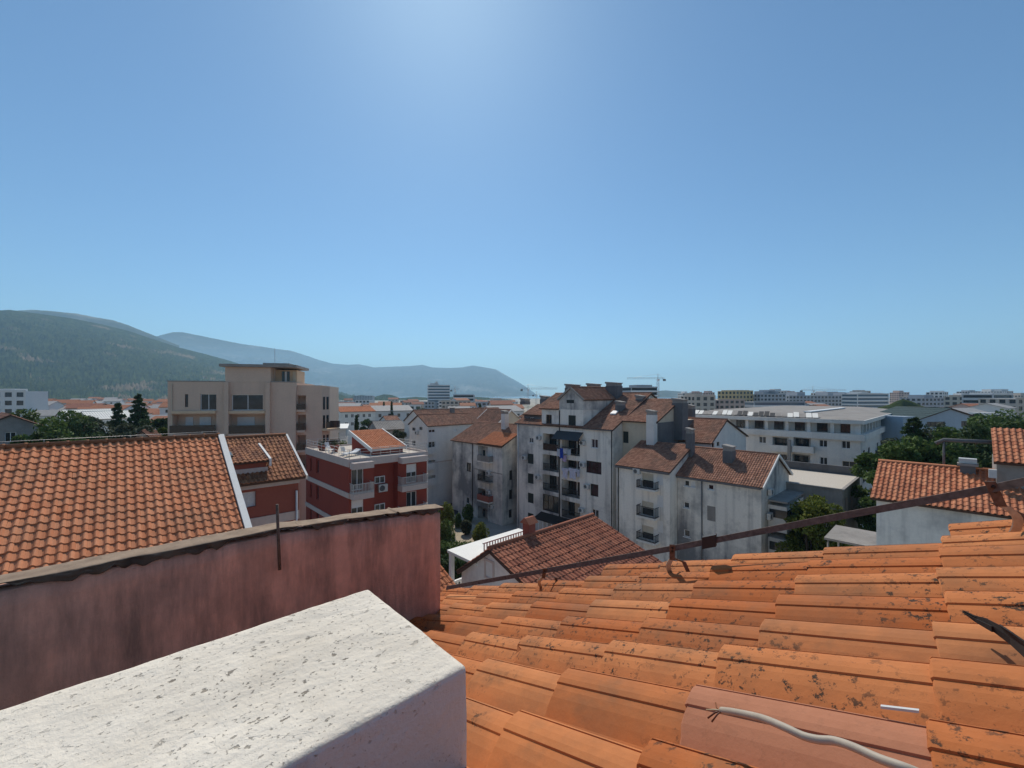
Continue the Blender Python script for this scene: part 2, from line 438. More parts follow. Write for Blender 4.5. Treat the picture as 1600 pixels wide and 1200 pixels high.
        for (q0, q1, a, b), d, back in ops:
            mb.quad(P(q0, 0, a), P(q0, 0, b), P(q0, d, b), P(q0, d, a)); mb.quad(P(q1, 0, a), P(q1, d, a), P(q1, d, b), P(q1, 0, b))
            mb.quad(P(q0, 0, a), P(q0, d, a), P(q1, d, a), P(q1, 0, a)); mb.quad(P(q0, 0, b), P(q1, 0, b), P(q1, d, b), P(q0, d, b))
            if back: mb.quad(P(q0, d, a), P(q0, d, b), P(q1, d, b), P(q1, d, a))
    def gable(s, axis, zr, mat, oh=0.35, w=0.25, l=0.36, h=0.05, prof=PROF_FAR, pos=None, both=True, verge=None, deck=None):
        """axis 'a': ridge along a (slopes face -b and +b); axis 'b': ridge along b"""
        A, B, z1 = s.A, s.B, s.z1
        D = B if axis == 'a' else A; pos = D / 2 if pos is None else pos; W = A if axis == 'a' else B
        rise = zr - z1
        P = (lambda q, d, z: (q, d, z)) if axis == 'a' else (lambda q, d, z: (d, q, z))
        for q in (0.0, W): s.mb.quad(P(q, 0, z1), P(q, D, z1), P(q, pos, zr))
        res = []
        for sgn, run in ((1, pos), (-1, D - pos)):
            if sgn < 0 and not both: break
            sl = rise / run; L = math.hypot(run + oh, (run + oh) * sl)
            d0 = -oh if sgn > 0 else D + oh
            o = P(-oh * 0.6, d0, z1 - oh * sl + 0.15); e = P(1, 0, 0); sv = P(0, sgn * (run + oh), (run + oh) * sl)
            r = roof_plane(s.root, o, e, sv, W + 1.2 * oh, L, mat, w, l, h, prof, deck=deck); res.append(r)
            if verge:
                o = Vector(o); sv = Vector(sv); nrm = Vector(P(0, -sgn * sl, 1)).normalized()
                for q, ee in ((-oh * 0.6 - 0.10, 0), (W + oh * 0.6, 1)):
                    a = Vector(P(q, d0, z1 - oh * sl + 0.15)); b = a + Vector(P(0.10 * 1.0, 0, 0))
                    mb = MB(); mb.hexa([a - nrm * .16, b - nrm * .16, b + sv - nrm * .16, a + sv - nrm * .16, a + nrm * .07, b + nrm * .07, b + sv + nrm * .07, a + sv + nrm * .07])
                    mb.build('verge_board', M[verge], s.root)
        rb = MB(); rb.tube([P(-oh * 0.6, pos, zr + 0.19), P(W + oh * 0.6, pos, zr + 0.19)], 0.09, 8); rb.build('ridge_cap', mat, res[0])
        return res
    def chimney(s, x, y, wx, wy, z0, z1, mat='dark_conc', cap='flat'):
        mb = MB(); mb.box(x - wx / 2, y - wy / 2, z0, x + wx / 2, y + wy / 2, z1)
        o = mb.build('chimney', M[mat], s.root); c = MB()
        if cap == 'flat':
            c.box(x - wx / 2 - .1, y - wy / 2 - .1, z1 + 0.002, x + wx / 2 + .1, y + wy / 2 + .1, z1 + .12)
        else:
            c.box(x - wx * .46, y - wy * .46, z1 + .002, x + wx * .46, y + wy * .46, z1 + .351)
            c.hexa([(x - wx / 2 - .05, y - wy / 2 - .05, z1 + .352), (x + wx / 2 + .05, y - wy / 2 - .05, z1 + .352), (x + wx / 2 + .05, y + wy / 2 + .05, z1 + .352), (x - wx / 2 - .05, y + wy / 2 + .05, z1 + .352),
                    (x - wx / 2 - .05, y - wy / 2 - .05, z1 + .45), (x + wx / 2 + .05, y - wy / 2 - .05, z1 + .45), (x + wx / 2 + .05, y + wy / 2 + .05, z1 + .62), (x - wx / 2 - .05, y + wy / 2 + .05, z1 + .62)])
        c.build('chimney_cap', M['concrete' if mat != 'brick_red' else 'tile_house'], o)
        return o
    def finish(s, cap=True):
        mb = s.mb
        s.face_mesh(mb, 'a', s.B, s.z0, s.z1, s.op['a']); s.face_mesh(mb, 'b', s.A, s.z0, s.z1, s.op['b'])
        A, B, z0, z1 = s.A, s.B, s.z0, s.z1
        mb.quad((A, 0, z0), (A, B, z0), (A, B, z1), (A, 0, z1)); mb.quad((0, B, z0), (0, B, z1), (A, B, z1), (A, B, z0))
        if cap: mb.quad((0, 0, z1), (A, 0, z1), (A, B, z1), (0, B, z1))
        return mb.build('wall', M[s.wall] if isinstance(s.wall, str) else s.wall, s.root, fix=False)

def air_conditioner(b, face, px, py, label, d=0.0, size=(0.8, 0.56), group='air conditioners on the apartment walls'):
    """a split unit on a bracket, standing off the wall"""
    r = b.rect(face, px - 1, py - 1, px + 1, py + 1, d - 0.1); c = (r[0] + r[1]) / 2; z = (r[2] + r[3]) / 2
    W, Hh = size; x0 = d - 0.1
    loc = (x0, c, z) if face == 'a' else (c, x0, z)
    rot = b.fr.rot + (0 if face == 'b' else -math.pi / 2)
    wl_ = b.root.location + Matrix.Rotation(b.fr.rot, 3, 'Z') @ Vector(loc)
    root = empty('air_conditioner', wl_, rot, label, 'air conditioner', group)
    mb = MB(); mb.box(-W / 2, -0.30, -Hh / 2, W / 2, 0, Hh / 2); body = mb.build('casing', M['ac'], root)
    ring = MB(); cx = -W * 0.12; rr = Hh * 0.40
    n = 20
    for k in range(n):
        a, bb = 2 * math.pi * k / n, 2 * math.pi * (k + 1) / n
        ring.quad((cx, -0.304, 0), (cx + rr * math.cos(bb), -0.304, rr * math.sin(bb)), (cx + rr * math.cos(a), -0.304, rr * math.sin(a)))
    ring.build('fan_grille', M['black'], root)
    sp = MB()
    for k in range(-2, 3): sp.box(cx - rr, -0.314, k * rr / 2.6 - 0.008, cx + rr, -0.306, k * rr / 2.6 + 0.008)
    sp.build('grille_bar', M['ac'], root)
    br = MB()
    for sx in (-0.25, 0.25): br.box(sx - 0.015, -0.32, -Hh / 2 - 0.04, sx + 0.015, 0.1, -Hh / 2 - 0.002)
    br.build('bracket', M['dark_metal'], root)
    return root

# ------------------------------------------------------------------ plants
def leaf_mesh(name, centres, size, mat, rng, flat=0.35):
    n = len(centres); C = np.asarray(centres)
    d1 = rng.normal(size=(n, 3)); d1 /= np.linalg.norm(d1, axis=1)[:, None]
    d2 = rng.normal(size=(n, 3)); d2[:, 2] *= flat; d2 -= d1 * np.sum(d1 * d2, 1)[:, None]; d2 /= np.linalg.norm(d2, axis=1)[:, None]
    s1 = size * rng.uniform(0.6, 1.3, n)[:, None]; s2 = s1 * rng.uniform(0.35, 0.6, n)[:, None]
    V = np.stack([C - d1 * s1, C + d2 * s2, C + d1 * s1, C - d2 * s2], 1).reshape(-1, 3)
    Q = np.arange(4 * n).reshape(-1, 4)
    return np_mesh(name, V, Q, mat)
def tree(name, label, cat, loc, height, radius, mat, kind='round', leaves=3000, leaf=0.22, seed=1, group=None, trunk=None, low=0.25, clumps=None):
    rng = np.random.default_rng(seed)
    root = empty(name, loc, rng.uniform(0, 6), label, cat, group)
    mb = MB(); tr = trunk or max(0.06, height * 0.018)
    lean = rng.normal(0, 0.03 * height, 2)
    if kind in ('round', 'loose'):
        top = height * 0.62
        mb.tube([(0, 0, -0.2), (lean[0] * .3, lean[1] * .3, height * low), (lean[0], lean[1], top)], [tr, tr * .8, tr * .35], 8)
        nc = clumps or 26; cen = []
        rz = height * (1 - low) / 2; cz = height * (1 + low) / 2
        for k in range(nc):
            d = rng.normal(size=3); d /= np.linalg.norm(d); rr = rng.uniform(0.45, 0.86)
            if d[2] < -0.5: d[2] *= 0.5
            p = np.array([d[0] * radius * rr, d[1] * radius * rr, cz + d[2] * rz * rr]); cen.append(p)
            if k % 3 == 0: mb.tube([(lean[0] * .6, lean[1] * .6, height * (low + .12)), tuple((p + np.array([0, 0, height * .45])) / 2 + np.array([0, 0, -.1 * height])), tuple(p)], [tr * .45, tr * .3, tr * .1], 5)
        P = []
        per = leaves // nc
        for c in cen:
            cr = radius * rng.uniform(0.24, 0.42)
            q = rng.normal(size=(per, 3)); q /= np.linalg.norm(q, axis=1)[:, None]
            P.append(c + q * (rng.uniform(0.35, 1.0, per) ** 0.5)[:, None] * np.array([cr, cr, cr * 0.72]))
        P = np.concatenate(P)
    elif kind == 'conifer':
        mb.tube([(0, 0, -0.2), (0, 0, height * .97)], [tr, tr * .15], 8); P = []
        nt = clumps or 60
        for k in range(nt):
            t = (k + rng.uniform()) / nt; z = height * (low + (1 - low) * t); R = radius * (1 - t) ** 0.6 * rng.uniform(.65, 1.1) + 0.08
            a = k * 2.4 + rng.uniform(-.3, .3); m = max(8, int(leaves / nt * (1.6 - 1.2 * t)))
            u = rng.uniform(0.1, 1, m) ** 0.7; wv = rng.normal(0, 0.16, m) * R
            x = np.cos(a) * u * R - np.sin(a) * wv; y = np.sin(a) * u * R + np.cos(a) * wv
            P.append(np.stack([x, y, z - u * R * 0.22 + rng.normal(0, .10, m) * R * .8], 1))
            if k % 2 == 0: mb.tube([(0, 0, z), (math.cos(a) * R * .8, math.sin(a) * R * .8, z - R * .18)], [tr * .2, tr * .05], 4)
        P = np.concatenate(P)
    elif kind == 'cypress':
        mb.tube([(0, 0, -0.2), (0, 0, height * .9)], [tr, tr * .2], 6)
        t = rng.uniform(0, 1, leaves); a = rng.uniform(0, 6.283, leaves)
        R = radius * np.sin(np.pi * (0.08 + 0.92 * t) ** 0.75) ** 0.8 * rng.uniform(.6, 1.05, leaves)
        P = np.stack([np.cos(a) * R, np.sin(a) * R, height * (.05 + .95 * t)], 1)
    else:   # bush
        nc = clumps or 9; P = []
        mb.tube([(0, 0, -0.1), (0, 0, height * .5)], [tr, tr * .4], 6)
        for k in range(nc):
            d = rng.normal(size=3); d /= np.linalg.norm(d); c = np.array([d[0] * radius * .5, d[1] * radius * .5, height * (.5 + .22 * d[2])])
            q = rng.normal(size=(leaves // nc, 3)); q /= np.linalg.norm(q, axis=1)[:, None]
            P.append(c + q * rng.uniform(.5, 1, (leaves // nc, 1)) ** .4 * np.array([radius * .5, radius * .5, height * .34]))
        P = np.concatenate(P)
    mb.build('trunk', M['bark'], root)
    link('crown', leaf_mesh('crown', P, leaf, M[mat], rng), root)
    return root

# ------------------------------------------------------------------ the setting
def ground_sheet():
    mb = MB(); S = 13000
    xs = [-S, -3000, -800, -200, 200, 800, 3000, S]
    for i in range(7):
        for j in range(7): mb.quad((xs[i], xs[j], 0), (xs[i + 1], xs[j], 0), (xs[i + 1], xs[j + 1], 0), (xs[i], xs[j + 1], 0))
    q = NM('town_ground'); vec = q.node('ShaderNodeNewGeometry').outputs['Position']
    c = q.mix(q.ramp(q.noise(0.02, 6, vec), 0.52, 0.64), (0.44, 0.39, 0.32), (0.10, 0.11, 0.05))
    c = q.mix(0.2, c, q.ramp(q.noise(0.9, 5, vec), 0.3, 0.7, (0.5, 0.5, 0.5, 1), (1, 1, 1, 1)), 'MULTIPLY')
    tag(mb.build('ground', q.color(c, 0.95, 0.1)), 'grey and green open ground between the houses of the town', 'ground', kind='structure')
ground_sheet()

def sheet(name, label, cat, pts, mat):
    mb = MB(); mb.quad(*pts); return tag(mb.build(name, mat), label, cat, kind='structure')
path_mat = simple('sandy_path', (0.46, 0.39, 0.29), 0.95, var=0.3, scale=1.2)
asphalt = simple('asphalt', (0.055, 0.055, 0.06), 0.9, var=0.3, scale=2)
sheet('road', 'dark asphalt yard beside the white houses', 'road', [on_ground(*p, 0.004) for p in ((676, 772), (716, 772), (716, 806), (676, 812))], asphalt)
sheet('path', 'pale sandy footpath winding past bushes to the house doors', 'path', [on_ground(*p, 0.010) for p in ((700, 806), (711, 804), (727, 820), (740, 828), (746, 846), (735, 862), (716, 850), (705, 828))], path_mat)
sheet('pavement', 'grey concrete paving at the foot of the apartment blocks', 'pavement', [on_ground(*p, 0.006) for p in ((745, 812), (800, 808), (960, 850), (960, 950), (770, 860), (742, 832))], simple('pale_concrete', (0.42, 0.38, 0.33), 0.9, var=.3, scale=.8))

def sea():
    mb = MB()
    mb.quad((-11500, 2300, 0.3), (11500, 2300, 0.3), (12500, 12500, 0.3), (-11500, 12500, 0.3))
    q = NM('sea_water'); q.bump(q.noise(0.08, 4, q.node('ShaderNodeNewGeometry').outputs['Position']), 0.3, 1.0)
    tag(mb.build('sea', q.color((0.02, 0.06, 0.09), 0.18, 0.5)), 'calm blue sea beyond the town', 'sea', kind='structure')
sea()

def relief(name, label, cat, prof, dist, foot, mat, step=3, rows=50, amp=10.0, gran=60.0, back=1.35, pw=1.25, seed=3, gully=0.0):
    """a range of hills: its skyline comes from the profile, its distance from dist(px); slopes run down to the plain"""
    rng = np.random.default_rng(seed)
    px = np.arange(prof[0][0], prof[-1][0] + 0.1, step); py = np.interp(px, [p[0] for p in prof], [p[1] for p in prof])
    ts = np.concatenate([np.linspace(0, 1, rows), np.linspace(1.03, back, 10)])
    V = []; n2 = len(ts)
    gw = [(rng.uniform(.6, 1.5), rng.uniform(0, 6.28), rng.uniform(3, 9)) for _ in range(5)]
    for i, x in enumerate(px):
        D = dist(x); zr = H - (py[i] - HY) / F * D
        for t in ts:
            d = D * (foot + (1 - foot) * t)
            if t <= 1: z = (zr + 12) * t ** pw - 12
            else: z = zr - (t - 1) / (back - 1) * (zr + 30)
            edge = min(1.0, max(0.0, (1 - t) * 5)) if t <= 1 else 0.6
            g = 0
            if gully: g = gully * zr * t * (1 - min(t, 1)) * sum(math.sin(x * .012 * k + ph + t * fr) for k, ph, fr in gw) * .25
            z += g + (rng.normal() * amp * (edge * .9 + .06)) * min(1, t * 6)
            V.append(((x - CX) / F * d, d, z))
    Q = [(i * n2 + j, (i + 1) * n2 + j, (i + 1) * n2 + j + 1, i * n2 + j + 1) for i in range(len(px) - 1) for j in range(n2 - 1)]
    return tag(link(name, np_mesh(name, V, Q, mat, True)), label, cat, kind='structure')
def hill_mat(name, c0, c1, bare, scale, lo=0.60, hi=0.70):
    q = NM(name); vec = q.node('ShaderNodeNewGeometry').outputs['Position']
    c = q.mix(q.ramp(q.noise(scale * 6, 5, vec, .7), .35, .65), c0, c1)
    c = q.mix(q.ramp(q.noise(scale, 5, vec, .6), lo, hi), c, bare)
    return q.color(c, 1.0, 0.0)
hill_m = hill_mat('forest_hill', (0.010, 0.020, 0.007), (0.065, 0.085, 0.028), (0.20, 0.15, 0.10), 0.005, 0.585, 0.66)
mount_m = hill_mat('far_mountain', (0.05, 0.06, 0.04), (0.10, 0.10, 0.07), (0.26, 0.24, 0.20), 0.0012, 0.55, 0.7)
relief('hill', 'long wooded green hill falling to the right behind the town', 'hill',
       [(-500, 470), (-200, 474), (0, 485), (15, 484), (60, 490), (110, 497), (160, 507), (200, 517), (240, 530), (280, 543), (320, 553), (360, 564), (400, 577), (450, 592), (500, 604), (530, 612), (560, 621)],
       lambda x: 2000 + max(0, x) * 2.2, 0.42, hill_m, 2, 110, 7.0, pw=1.35, gully=0.28)
relief('mountain', 'grey mountain shoulder peeping over the wooded hill', 'mountain',
       [(-60, 505), (10, 489), (30, 485), (50, 484), (80, 486), (120, 490), (150, 496), (175, 500), (200, 508), (240, 524), (280, 540)], lambda x: 3300 + x, 0.7, mount_m, 4, 30, 10.0, seed=5)
relief('mountain', 'hazy blue mountain range running down to a cape in the sea', 'mountain',
       [(180, 545), (250, 524), (270, 519), (285, 519), (310, 524), (340, 530), (375, 537), (405, 541), (430, 545), (455, 548), (480, 556), (500, 563), (520, 568), (545, 570), (560, 569), (585, 574), (610, 573), (640, 572), (660, 570), (675, 574), (700, 575), (722, 574), (738, 571), (752, 573), (775, 577), (790, 586), (805, 594), (820, 603), (832, 612), (842, 622)],
       lambda x: 8600 - (x - 180) * 0.8, 0.62, mount_m, 3, 60, 12.0, seed=6, pw=1.1, gully=0.35)
relief('headland', 'low wooded headland below the blue mountains', 'headland',
       [(500, 624), (512, 610), (520, 611), (532, 616), (545, 622), (552, 619), (565, 617), (585, 620), (600, 616), (612, 617), (625, 622), (650, 620), (680, 622), (720, 619), (760, 621), (800, 624), (830, 627)],
       lambda x: 1500 + x * .4, 0.75, hill_m, 1.5, 25, 2.5, seed=7)
relief('island', 'steep hazy island rising from the sea behind the roofs', 'island',
       [(985, 622), (1000, 613), (1025, 611), (1040, 610), (1055, 611), (1070, 612), (1078, 615), (1084, 622), (1088, 628)], lambda x: 3600.0, 0.85, mount_m, 2, 25, 3.0, seed=8)
relief('hill', 'dark green wooded mound behind the long white flat-roofed block', 'hill',
       [(1360, 640), (1390, 632), (1402, 626), (1412, 624), (1425, 627), (1440, 634), (1460, 640), (1500, 643)], lambda x: 250.0, 0.8, hill_m, 2, 25, 0.8, seed=9)
# ------------------------------------------------------------------ the roof under the camera (grid coordinates a, b)
from mathutils import noise as mnoise
SL = 0.377; TH = math.atan(SL); CT, ST = math.cos(TH), math.sin(TH)
def roof_z(b): return H - 0.475 - SL * b          # level of the tops of the rolls
own = empty('house', (0, 0, 0), G.rot, 'own house with weathered orange clay tile roof in the foreground', 'house')
mb = MB(); mb.box(-3.0, -3.0, -0.2, 1.93, 2.55, 17.9)
mb.build('wall', M['grey_white'], own)
def rp(a, y, h, b0=0.0):                          # y up the slope, h out of it
    return (a, b0 - y * CT + h * ST, roof_z(b0) + y * ST + h * CT)
mb = MB()
for (a0, a1, bb) in ((-3.0, 1.92, 2.74), (1.922, 2.12, 1.40), (2.122, 2.33, 0.03)):
    up = (bb + 3.0) / CT
    mb.hexa([rp(a0, 0, -.22, bb), rp(a1, 0, -.22, bb), rp(a1, up, -.22, bb), rp(a0, up, -.22, bb),
             rp(a0, 0, -.104, bb), rp(a1, 0, -.104, bb), rp(a1, up, -.104, bb), rp(a0, up, -.104, bb)])
own_roof = mb.build('roof', M['deck'], own)
NPROF = [(0, .000), (.015, .001), (.030, .006), (.048, .017), (.066, .027), (.084, .0345), (.0975, .0385), (.098, .0415), (.110, .0455), (.125, .0480), (.140, .0490), (.149, .0488), (.1500, .0462), (.1525, .0460), (.1532, .0488), (.160, .047), (.172, .036), (.185, .018), (.197, .004), (.212, -.006)]
def near_tile_mesh(name, mat, chip=None, seed=0):
    rg = random.Random(seed); L = 0.341 / CT; ys = [0.0, 0.004, 0.12, 0.24, L + 0.045]; mb = MB(); n = len(NPROF)
    def hgt(y): return 0.022 * (1 - y / (L + .045))
    idx = []
    for y in ys:
        row = []
        for k, (a, h) in enumerate(NPROF):
            hh = h * 1.38 + hgt(y) - 0.086 - (0.003 if y == 0.0 else 0.0)
            yy = y + (rg.uniform(0, .004) if y < .01 else 0)
            if chip and y < .01 and chip[0] < a < chip[1]: yy += chip[2]
            row.append(len(mb.v)); mb.v.append((a, -yy * CT + hh * ST, yy * ST + hh * CT))
        idx.append(row)
    low = []
    for k, (a, h) in enumerate(NPROF):
        hh = h * 1.38 + hgt(0) - 0.086 - 0.015; low.append(len(mb.v)); mb.v.append((a, hh * ST - .002, hh * CT))
    for r0, r1 in zip(idx, idx[1:]):
        for k in range(n - 1): mb.f.append((r0[k], r0[k + 1], r1[k + 1], r1[k])); mb.smooth.append(False)
    for k in range(n - 1): mb.f.append((low[k], low[k + 1], idx[0][k + 1], idx[0][k])); mb.smooth.append(False)
    e0 = [r[0] for r in idx]; u0 = []
    for y in ys:
        hh = hgt(y) - .086 - .012; u0.append(len(mb.v)); mb.v.append((0, -y * CT + hh * ST, y * ST + hh * CT))
    for k in range(len(ys) - 1): mb.f.append((u0[k], e0[k], e0[k + 1], u0[k + 1])); mb.smooth.append(False)
    return mb.mesh(name, mat)
TMESH = [near_tile_mesh('tile', M['tile_near'], seed=k) for k in range(3)] + [near_tile_mesh('tile', M['tile_near'], (.03, .09, .03), 5)]
TPINK = near_tile_mesh('tile', M['tile_pink'], seed=9)
rt = random.Random(4)
for k in range(-4, 8):
    for i in range(-4, 8):
        a = 0.7376 + 0.2 * k; b = 0.384 + 0.341 * i
        if b > 2.8 or (k == 6 and b > 1.45) or (k == 7 and b > 0.06) or (k > 7): continue
        if a > 1.8 and k < 6 and b > 2.8: continue
        if a < 1.2 and b > 2.5: continue
        me = TMESH[3] if rt.random() < .07 else TMESH[rt.randrange(3)]
        if k == 0 and i == 0: me = TPINK
        o = link('tile', me, own_roof)
        o.location = (a + rt.gauss(0, .003), b + rt.gauss(0, .006), roof_z(b) + rt.gauss(0, .0025))
        o.rotation_euler = (rt.gauss(0, .006), rt.gauss(0, .012), rt.gauss(0, .010))
        if (k, i) in ((5, 1), (4, 2), (2, 5)): o.rotation_euler[2] += .035

def rounded_box(size, r, res, amp=0.0, freq=8.0, seed=0, top=None):
    """closed box with worn edges: dense grids rounded at radius r, uneven by amp"""
    import bmesh
    sx, sy, sz = size; bm = bmesh.new()
    def face(ax, sg):
        u, v = [(1, 2), (0, 2), (0, 1)][ax]; S = (sx, sy, sz); nu = max(2, int(S[u] / res)); nv = max(2, int(S[v] / res)); grid = []
        for i in range(nu + 1):
            row = []
            for j in range(nv + 1):
                p = [0, 0, 0]; p[ax] = S[ax] if sg else 0; p[u] = S[u] * i / nu; p[v] = S[v] * j / nv
                q = Vector([min(max(p[k], r), S[k] - r) for k in range(3)]); d = Vector(p) - q
                if d.length > 1e-9: d = d.normalized() * r
                row.append(bm.verts.new(q + d))
            grid.append(row)
        for i in range(nu):
            for j in range(nv): bm.faces.new((grid[i][j], grid[i + 1][j], grid[i + 1][j + 1], grid[i][j + 1]))
    for ax in range(3):
        for sg in (0, 1): face(ax, sg)
    bmesh.ops.remove_doubles(bm, verts=bm.verts, dist=1e-5)
    bmesh.ops.recalc_face_normals(bm, faces=bm.faces)
    if amp:
        bm.normal_update()
        for v in bm.verts:
            n1 = mnoise.noise(v.co * freq + Vector((seed, 0, 0))) + .5 * mnoise.noise(v.co * freq * 3.1 + Vector((0, seed, 0)))
            v.co += v.normal * n1 * amp
    if top:
        for v in bm.verts: v.co = top(v.co)
    me = bpy.data.meshes.new('rounded'); bm.to_mesh(me); bm.free()
    me.polygons.foreach_set('use_smooth', [True] * len(me.polygons))
    return me

# white painted masonry stack in the corner
q = NM('flaking_white_paint')
sp_b = q.ramp(q.noise(2.2, 4), .40, .62)
chips = q.ramp(q.noise(48, 4, q.coords((1.0, 1.3, 1.2)), .55), .655, .675); chips2 = q.ramp(q.noise(120, 3, q.coords((1.0, 1.2, 1.2)), .5), .655, .685)
ch = q.math('MULTIPLY', q.math('MAXIMUM', chips, q.math('MULTIPLY', chips2, .8)), q.math('ADD', q.math('MULTIPLY', sp_b, .95), .06))
base = q.mix(q.ramp(q.noise(3.0, 5, rough=.65), .4, .75), (0.83, 0.745, 0.62), (0.67, 0.585, 0.47))
strk = q.ramp(q.noise(1.0, 5, q.coords((9, 9, .5)), .6), .50, .72)
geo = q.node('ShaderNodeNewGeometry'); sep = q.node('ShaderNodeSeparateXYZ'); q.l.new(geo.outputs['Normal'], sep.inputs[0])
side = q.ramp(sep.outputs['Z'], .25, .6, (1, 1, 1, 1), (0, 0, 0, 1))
base = q.mix(side, base, (0.60, 0.70, 0.70)); base = q.mix(q.math('MULTIPLY', q.math('MULTIPLY', strk, .55), side), base, (0.20, 0.21, 0.25))  # upright faces tinted cool in the colour, offsetting orange bounce light from the tiles
vo = q.node('ShaderNodeTexVoronoi', feature='DISTANCE_TO_EDGE'); vo.inputs['Scale'].default_value = 2.6
dn = q.node('ShaderNodeTexNoise'); dn.inputs['Scale'].default_value = 6; dn.inputs['Detail'].default_value = 6; q.l.new(q.coords(), dn.inputs['Vector'])
vm = q.node('ShaderNodeVectorMath', operation='ADD'); q.l.new(q.coords(), vm.inputs[0]); q.l.new(q.mix(.82, dn.outputs['Color'], (0, 0, 0)), vm.inputs[1]); q.l.new(vm.outputs[0], vo.inputs['Vector'])
crk = q.math('MULTIPLY', q.ramp(vo.outputs['Distance'], .001, .004, (1, 1, 1, 1), (0, 0, 0, 1)), q.ramp(q.noise(1.7, 3), .5, .6))
c = q.mix(ch, base, (0.30, 0.255, 0.20)); c = q.mix(q.math('MULTIPLY', crk, .07), c, (0.30, 0.25, 0.20))
trowel = q.noise(5.0, 3, q.coords((1, 2.2, 1)))
hgt = q.math('SUBTRACT', q.math('ADD', q.math('MULTIPLY', q.noise(60, 6, rough=.7), .7), q.math('MULTIPLY', trowel, 2.2)), q.math('ADD', q.math('MULTIPLY', ch, .8), q.math('MULTIPLY', crk, .08)))
q.bump(hgt, .8, .008)
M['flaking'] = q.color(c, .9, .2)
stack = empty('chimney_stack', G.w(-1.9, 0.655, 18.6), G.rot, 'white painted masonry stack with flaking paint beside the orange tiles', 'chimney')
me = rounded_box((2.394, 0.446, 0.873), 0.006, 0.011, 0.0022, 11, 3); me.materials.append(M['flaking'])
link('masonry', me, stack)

# pink rendered parapet wall with mortar coping
q = NM('stained_pink_render')
n1 = q.math('MULTIPLY', q.ramp(q.noise(1.0, 8, q.coords((7, 7, 1.1)), .70), .42, .62), q.ramp(q.noise(1.6, 5, rough=.6), .28, .55)); n2 = q.ramp(q.noise(2.3, 5, rough=.65), .40, .68)
n3 = q.ramp(q.noise(7, 5, rough=.7), .35, .7)
base = q.mix(n2, (0.86, 0.43, 0.31), (0.64, 0.36, 0.28))
c = q.mix(q.math('MULTIPLY', n1, .78), base, (0.17, 0.12, 0.10)); c = q.mix(q.math('MULTIPLY', n3, .3), c, (0.22, 0.135, 0.105))
q.bump(q.noise(85, 7, rough=.75), .8, .006)
M['pink'] = q.color(c, .95, .15)
par = empty('parapet_wall', G.w(-1.9, 2.2, 18.0), G.rot, 'pink rendered parapet wall with dark streaks and crumbling mortar coping', 'wall')
def wtop(a):                                   # height of the wall top above the camera's level, along a (world a = local - 1.9)
    s = 1.455 - (a - 1.9)
    z = -0.707 + 0.069 * min(1, max(0, s) / 0.9) ** .8
    return H + z - 18.0
me = rounded_box((3.355, 0.10, 1.0), 0.01, 0.05, 0.002, 5, 1, lambda c: Vector((c.x, c.y, c.z * (wtop(c.x) - .02)))); me.materials.append(M['pink'])
link('wall', me, par)
def cop_map(c):
    t = c.z / 0.10; zt = wtop(c.x) + .006 * mnoise.noise(Vector((c.x * 6, c.y * 4, 0)))
    low = .022 + .030 * mnoise.noise(Vector((c.x * 7, 3.3, 0))) + .030 * mnoise.noise(Vector((c.x * 29, 1.3, c.y)))
    return Vector((c.x + .004, c.y, zt + .008 - low * (1 - t)))
me = rounded_box((3.372, 0.108, 0.10), 0.009, 0.010, 0.005, 26, 2, cop_map)
for v in me.vertices: v.co.y -= 0.006
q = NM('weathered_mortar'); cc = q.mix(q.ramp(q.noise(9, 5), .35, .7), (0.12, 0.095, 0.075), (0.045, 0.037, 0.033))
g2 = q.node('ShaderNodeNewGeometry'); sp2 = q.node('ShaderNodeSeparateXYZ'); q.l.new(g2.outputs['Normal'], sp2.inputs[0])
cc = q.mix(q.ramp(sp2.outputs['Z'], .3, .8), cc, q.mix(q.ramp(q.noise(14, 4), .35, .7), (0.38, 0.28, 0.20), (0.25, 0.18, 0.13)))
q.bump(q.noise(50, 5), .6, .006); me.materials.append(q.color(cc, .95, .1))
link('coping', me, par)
a_, z_ = G.on_b(437, 890, 2.182); a2_, z2_ = G.on_b(433, 788, 2.165)
mb = MB(); mb.tube([G.w(a_, 2.182, z_), G.w((a_ + a2_) / 2, 2.176, (z_ + z2_) / 2), G.w(a2_, 2.165, z2_)], [.0075, .0068, .0064], 8)
tag(mb.build('steel_rod', M['rust']), 'rusty upright steel rod fixed to the pink parapet wall', 'rod')

# flat-iron guard strip on brackets along the roof edge
rail = empty('guard_rail', (0, 0, 0), 0, 'rusty flat iron strip on brackets along the roof edge', 'rail')
def ribbon(mb, pts, wv, tv):
    wv = Vector(wv); tv = Vector(tv)
    for p, r in zip(pts, pts[1:]):
        p = Vector(p); r = Vector(r)
        mb.hexa([p - wv - tv, r - wv - tv, r - wv + tv, p - wv + tv, p + wv - tv, r + wv - tv, r + wv + tv, p + wv + tv])
bp = [at(850, 892, 2.40), at(1050, 857, 1.94), at(1300, 809, 1.60), at(1540, 765, 1.37)]
d_ = (bp[1] - bp[0]); bp = [bp[0] - d_ * 1.15] + bp + [at(1800, 712, 1.12)]
mb = MB(); ribbon(mb, bp, (0.003, 0.003, .0125), (0.0022, 0.0022, 0)); mb.build('strip', M['rust'], rail)
def ground_on_roof(px, py, off=0.0):
    x, y = (px - CX) / F, -(py - HY) / F
    D = (-0.475 + off) / (y - .2575 * x + .2752); return Vector((x * D, D, H + y * D))
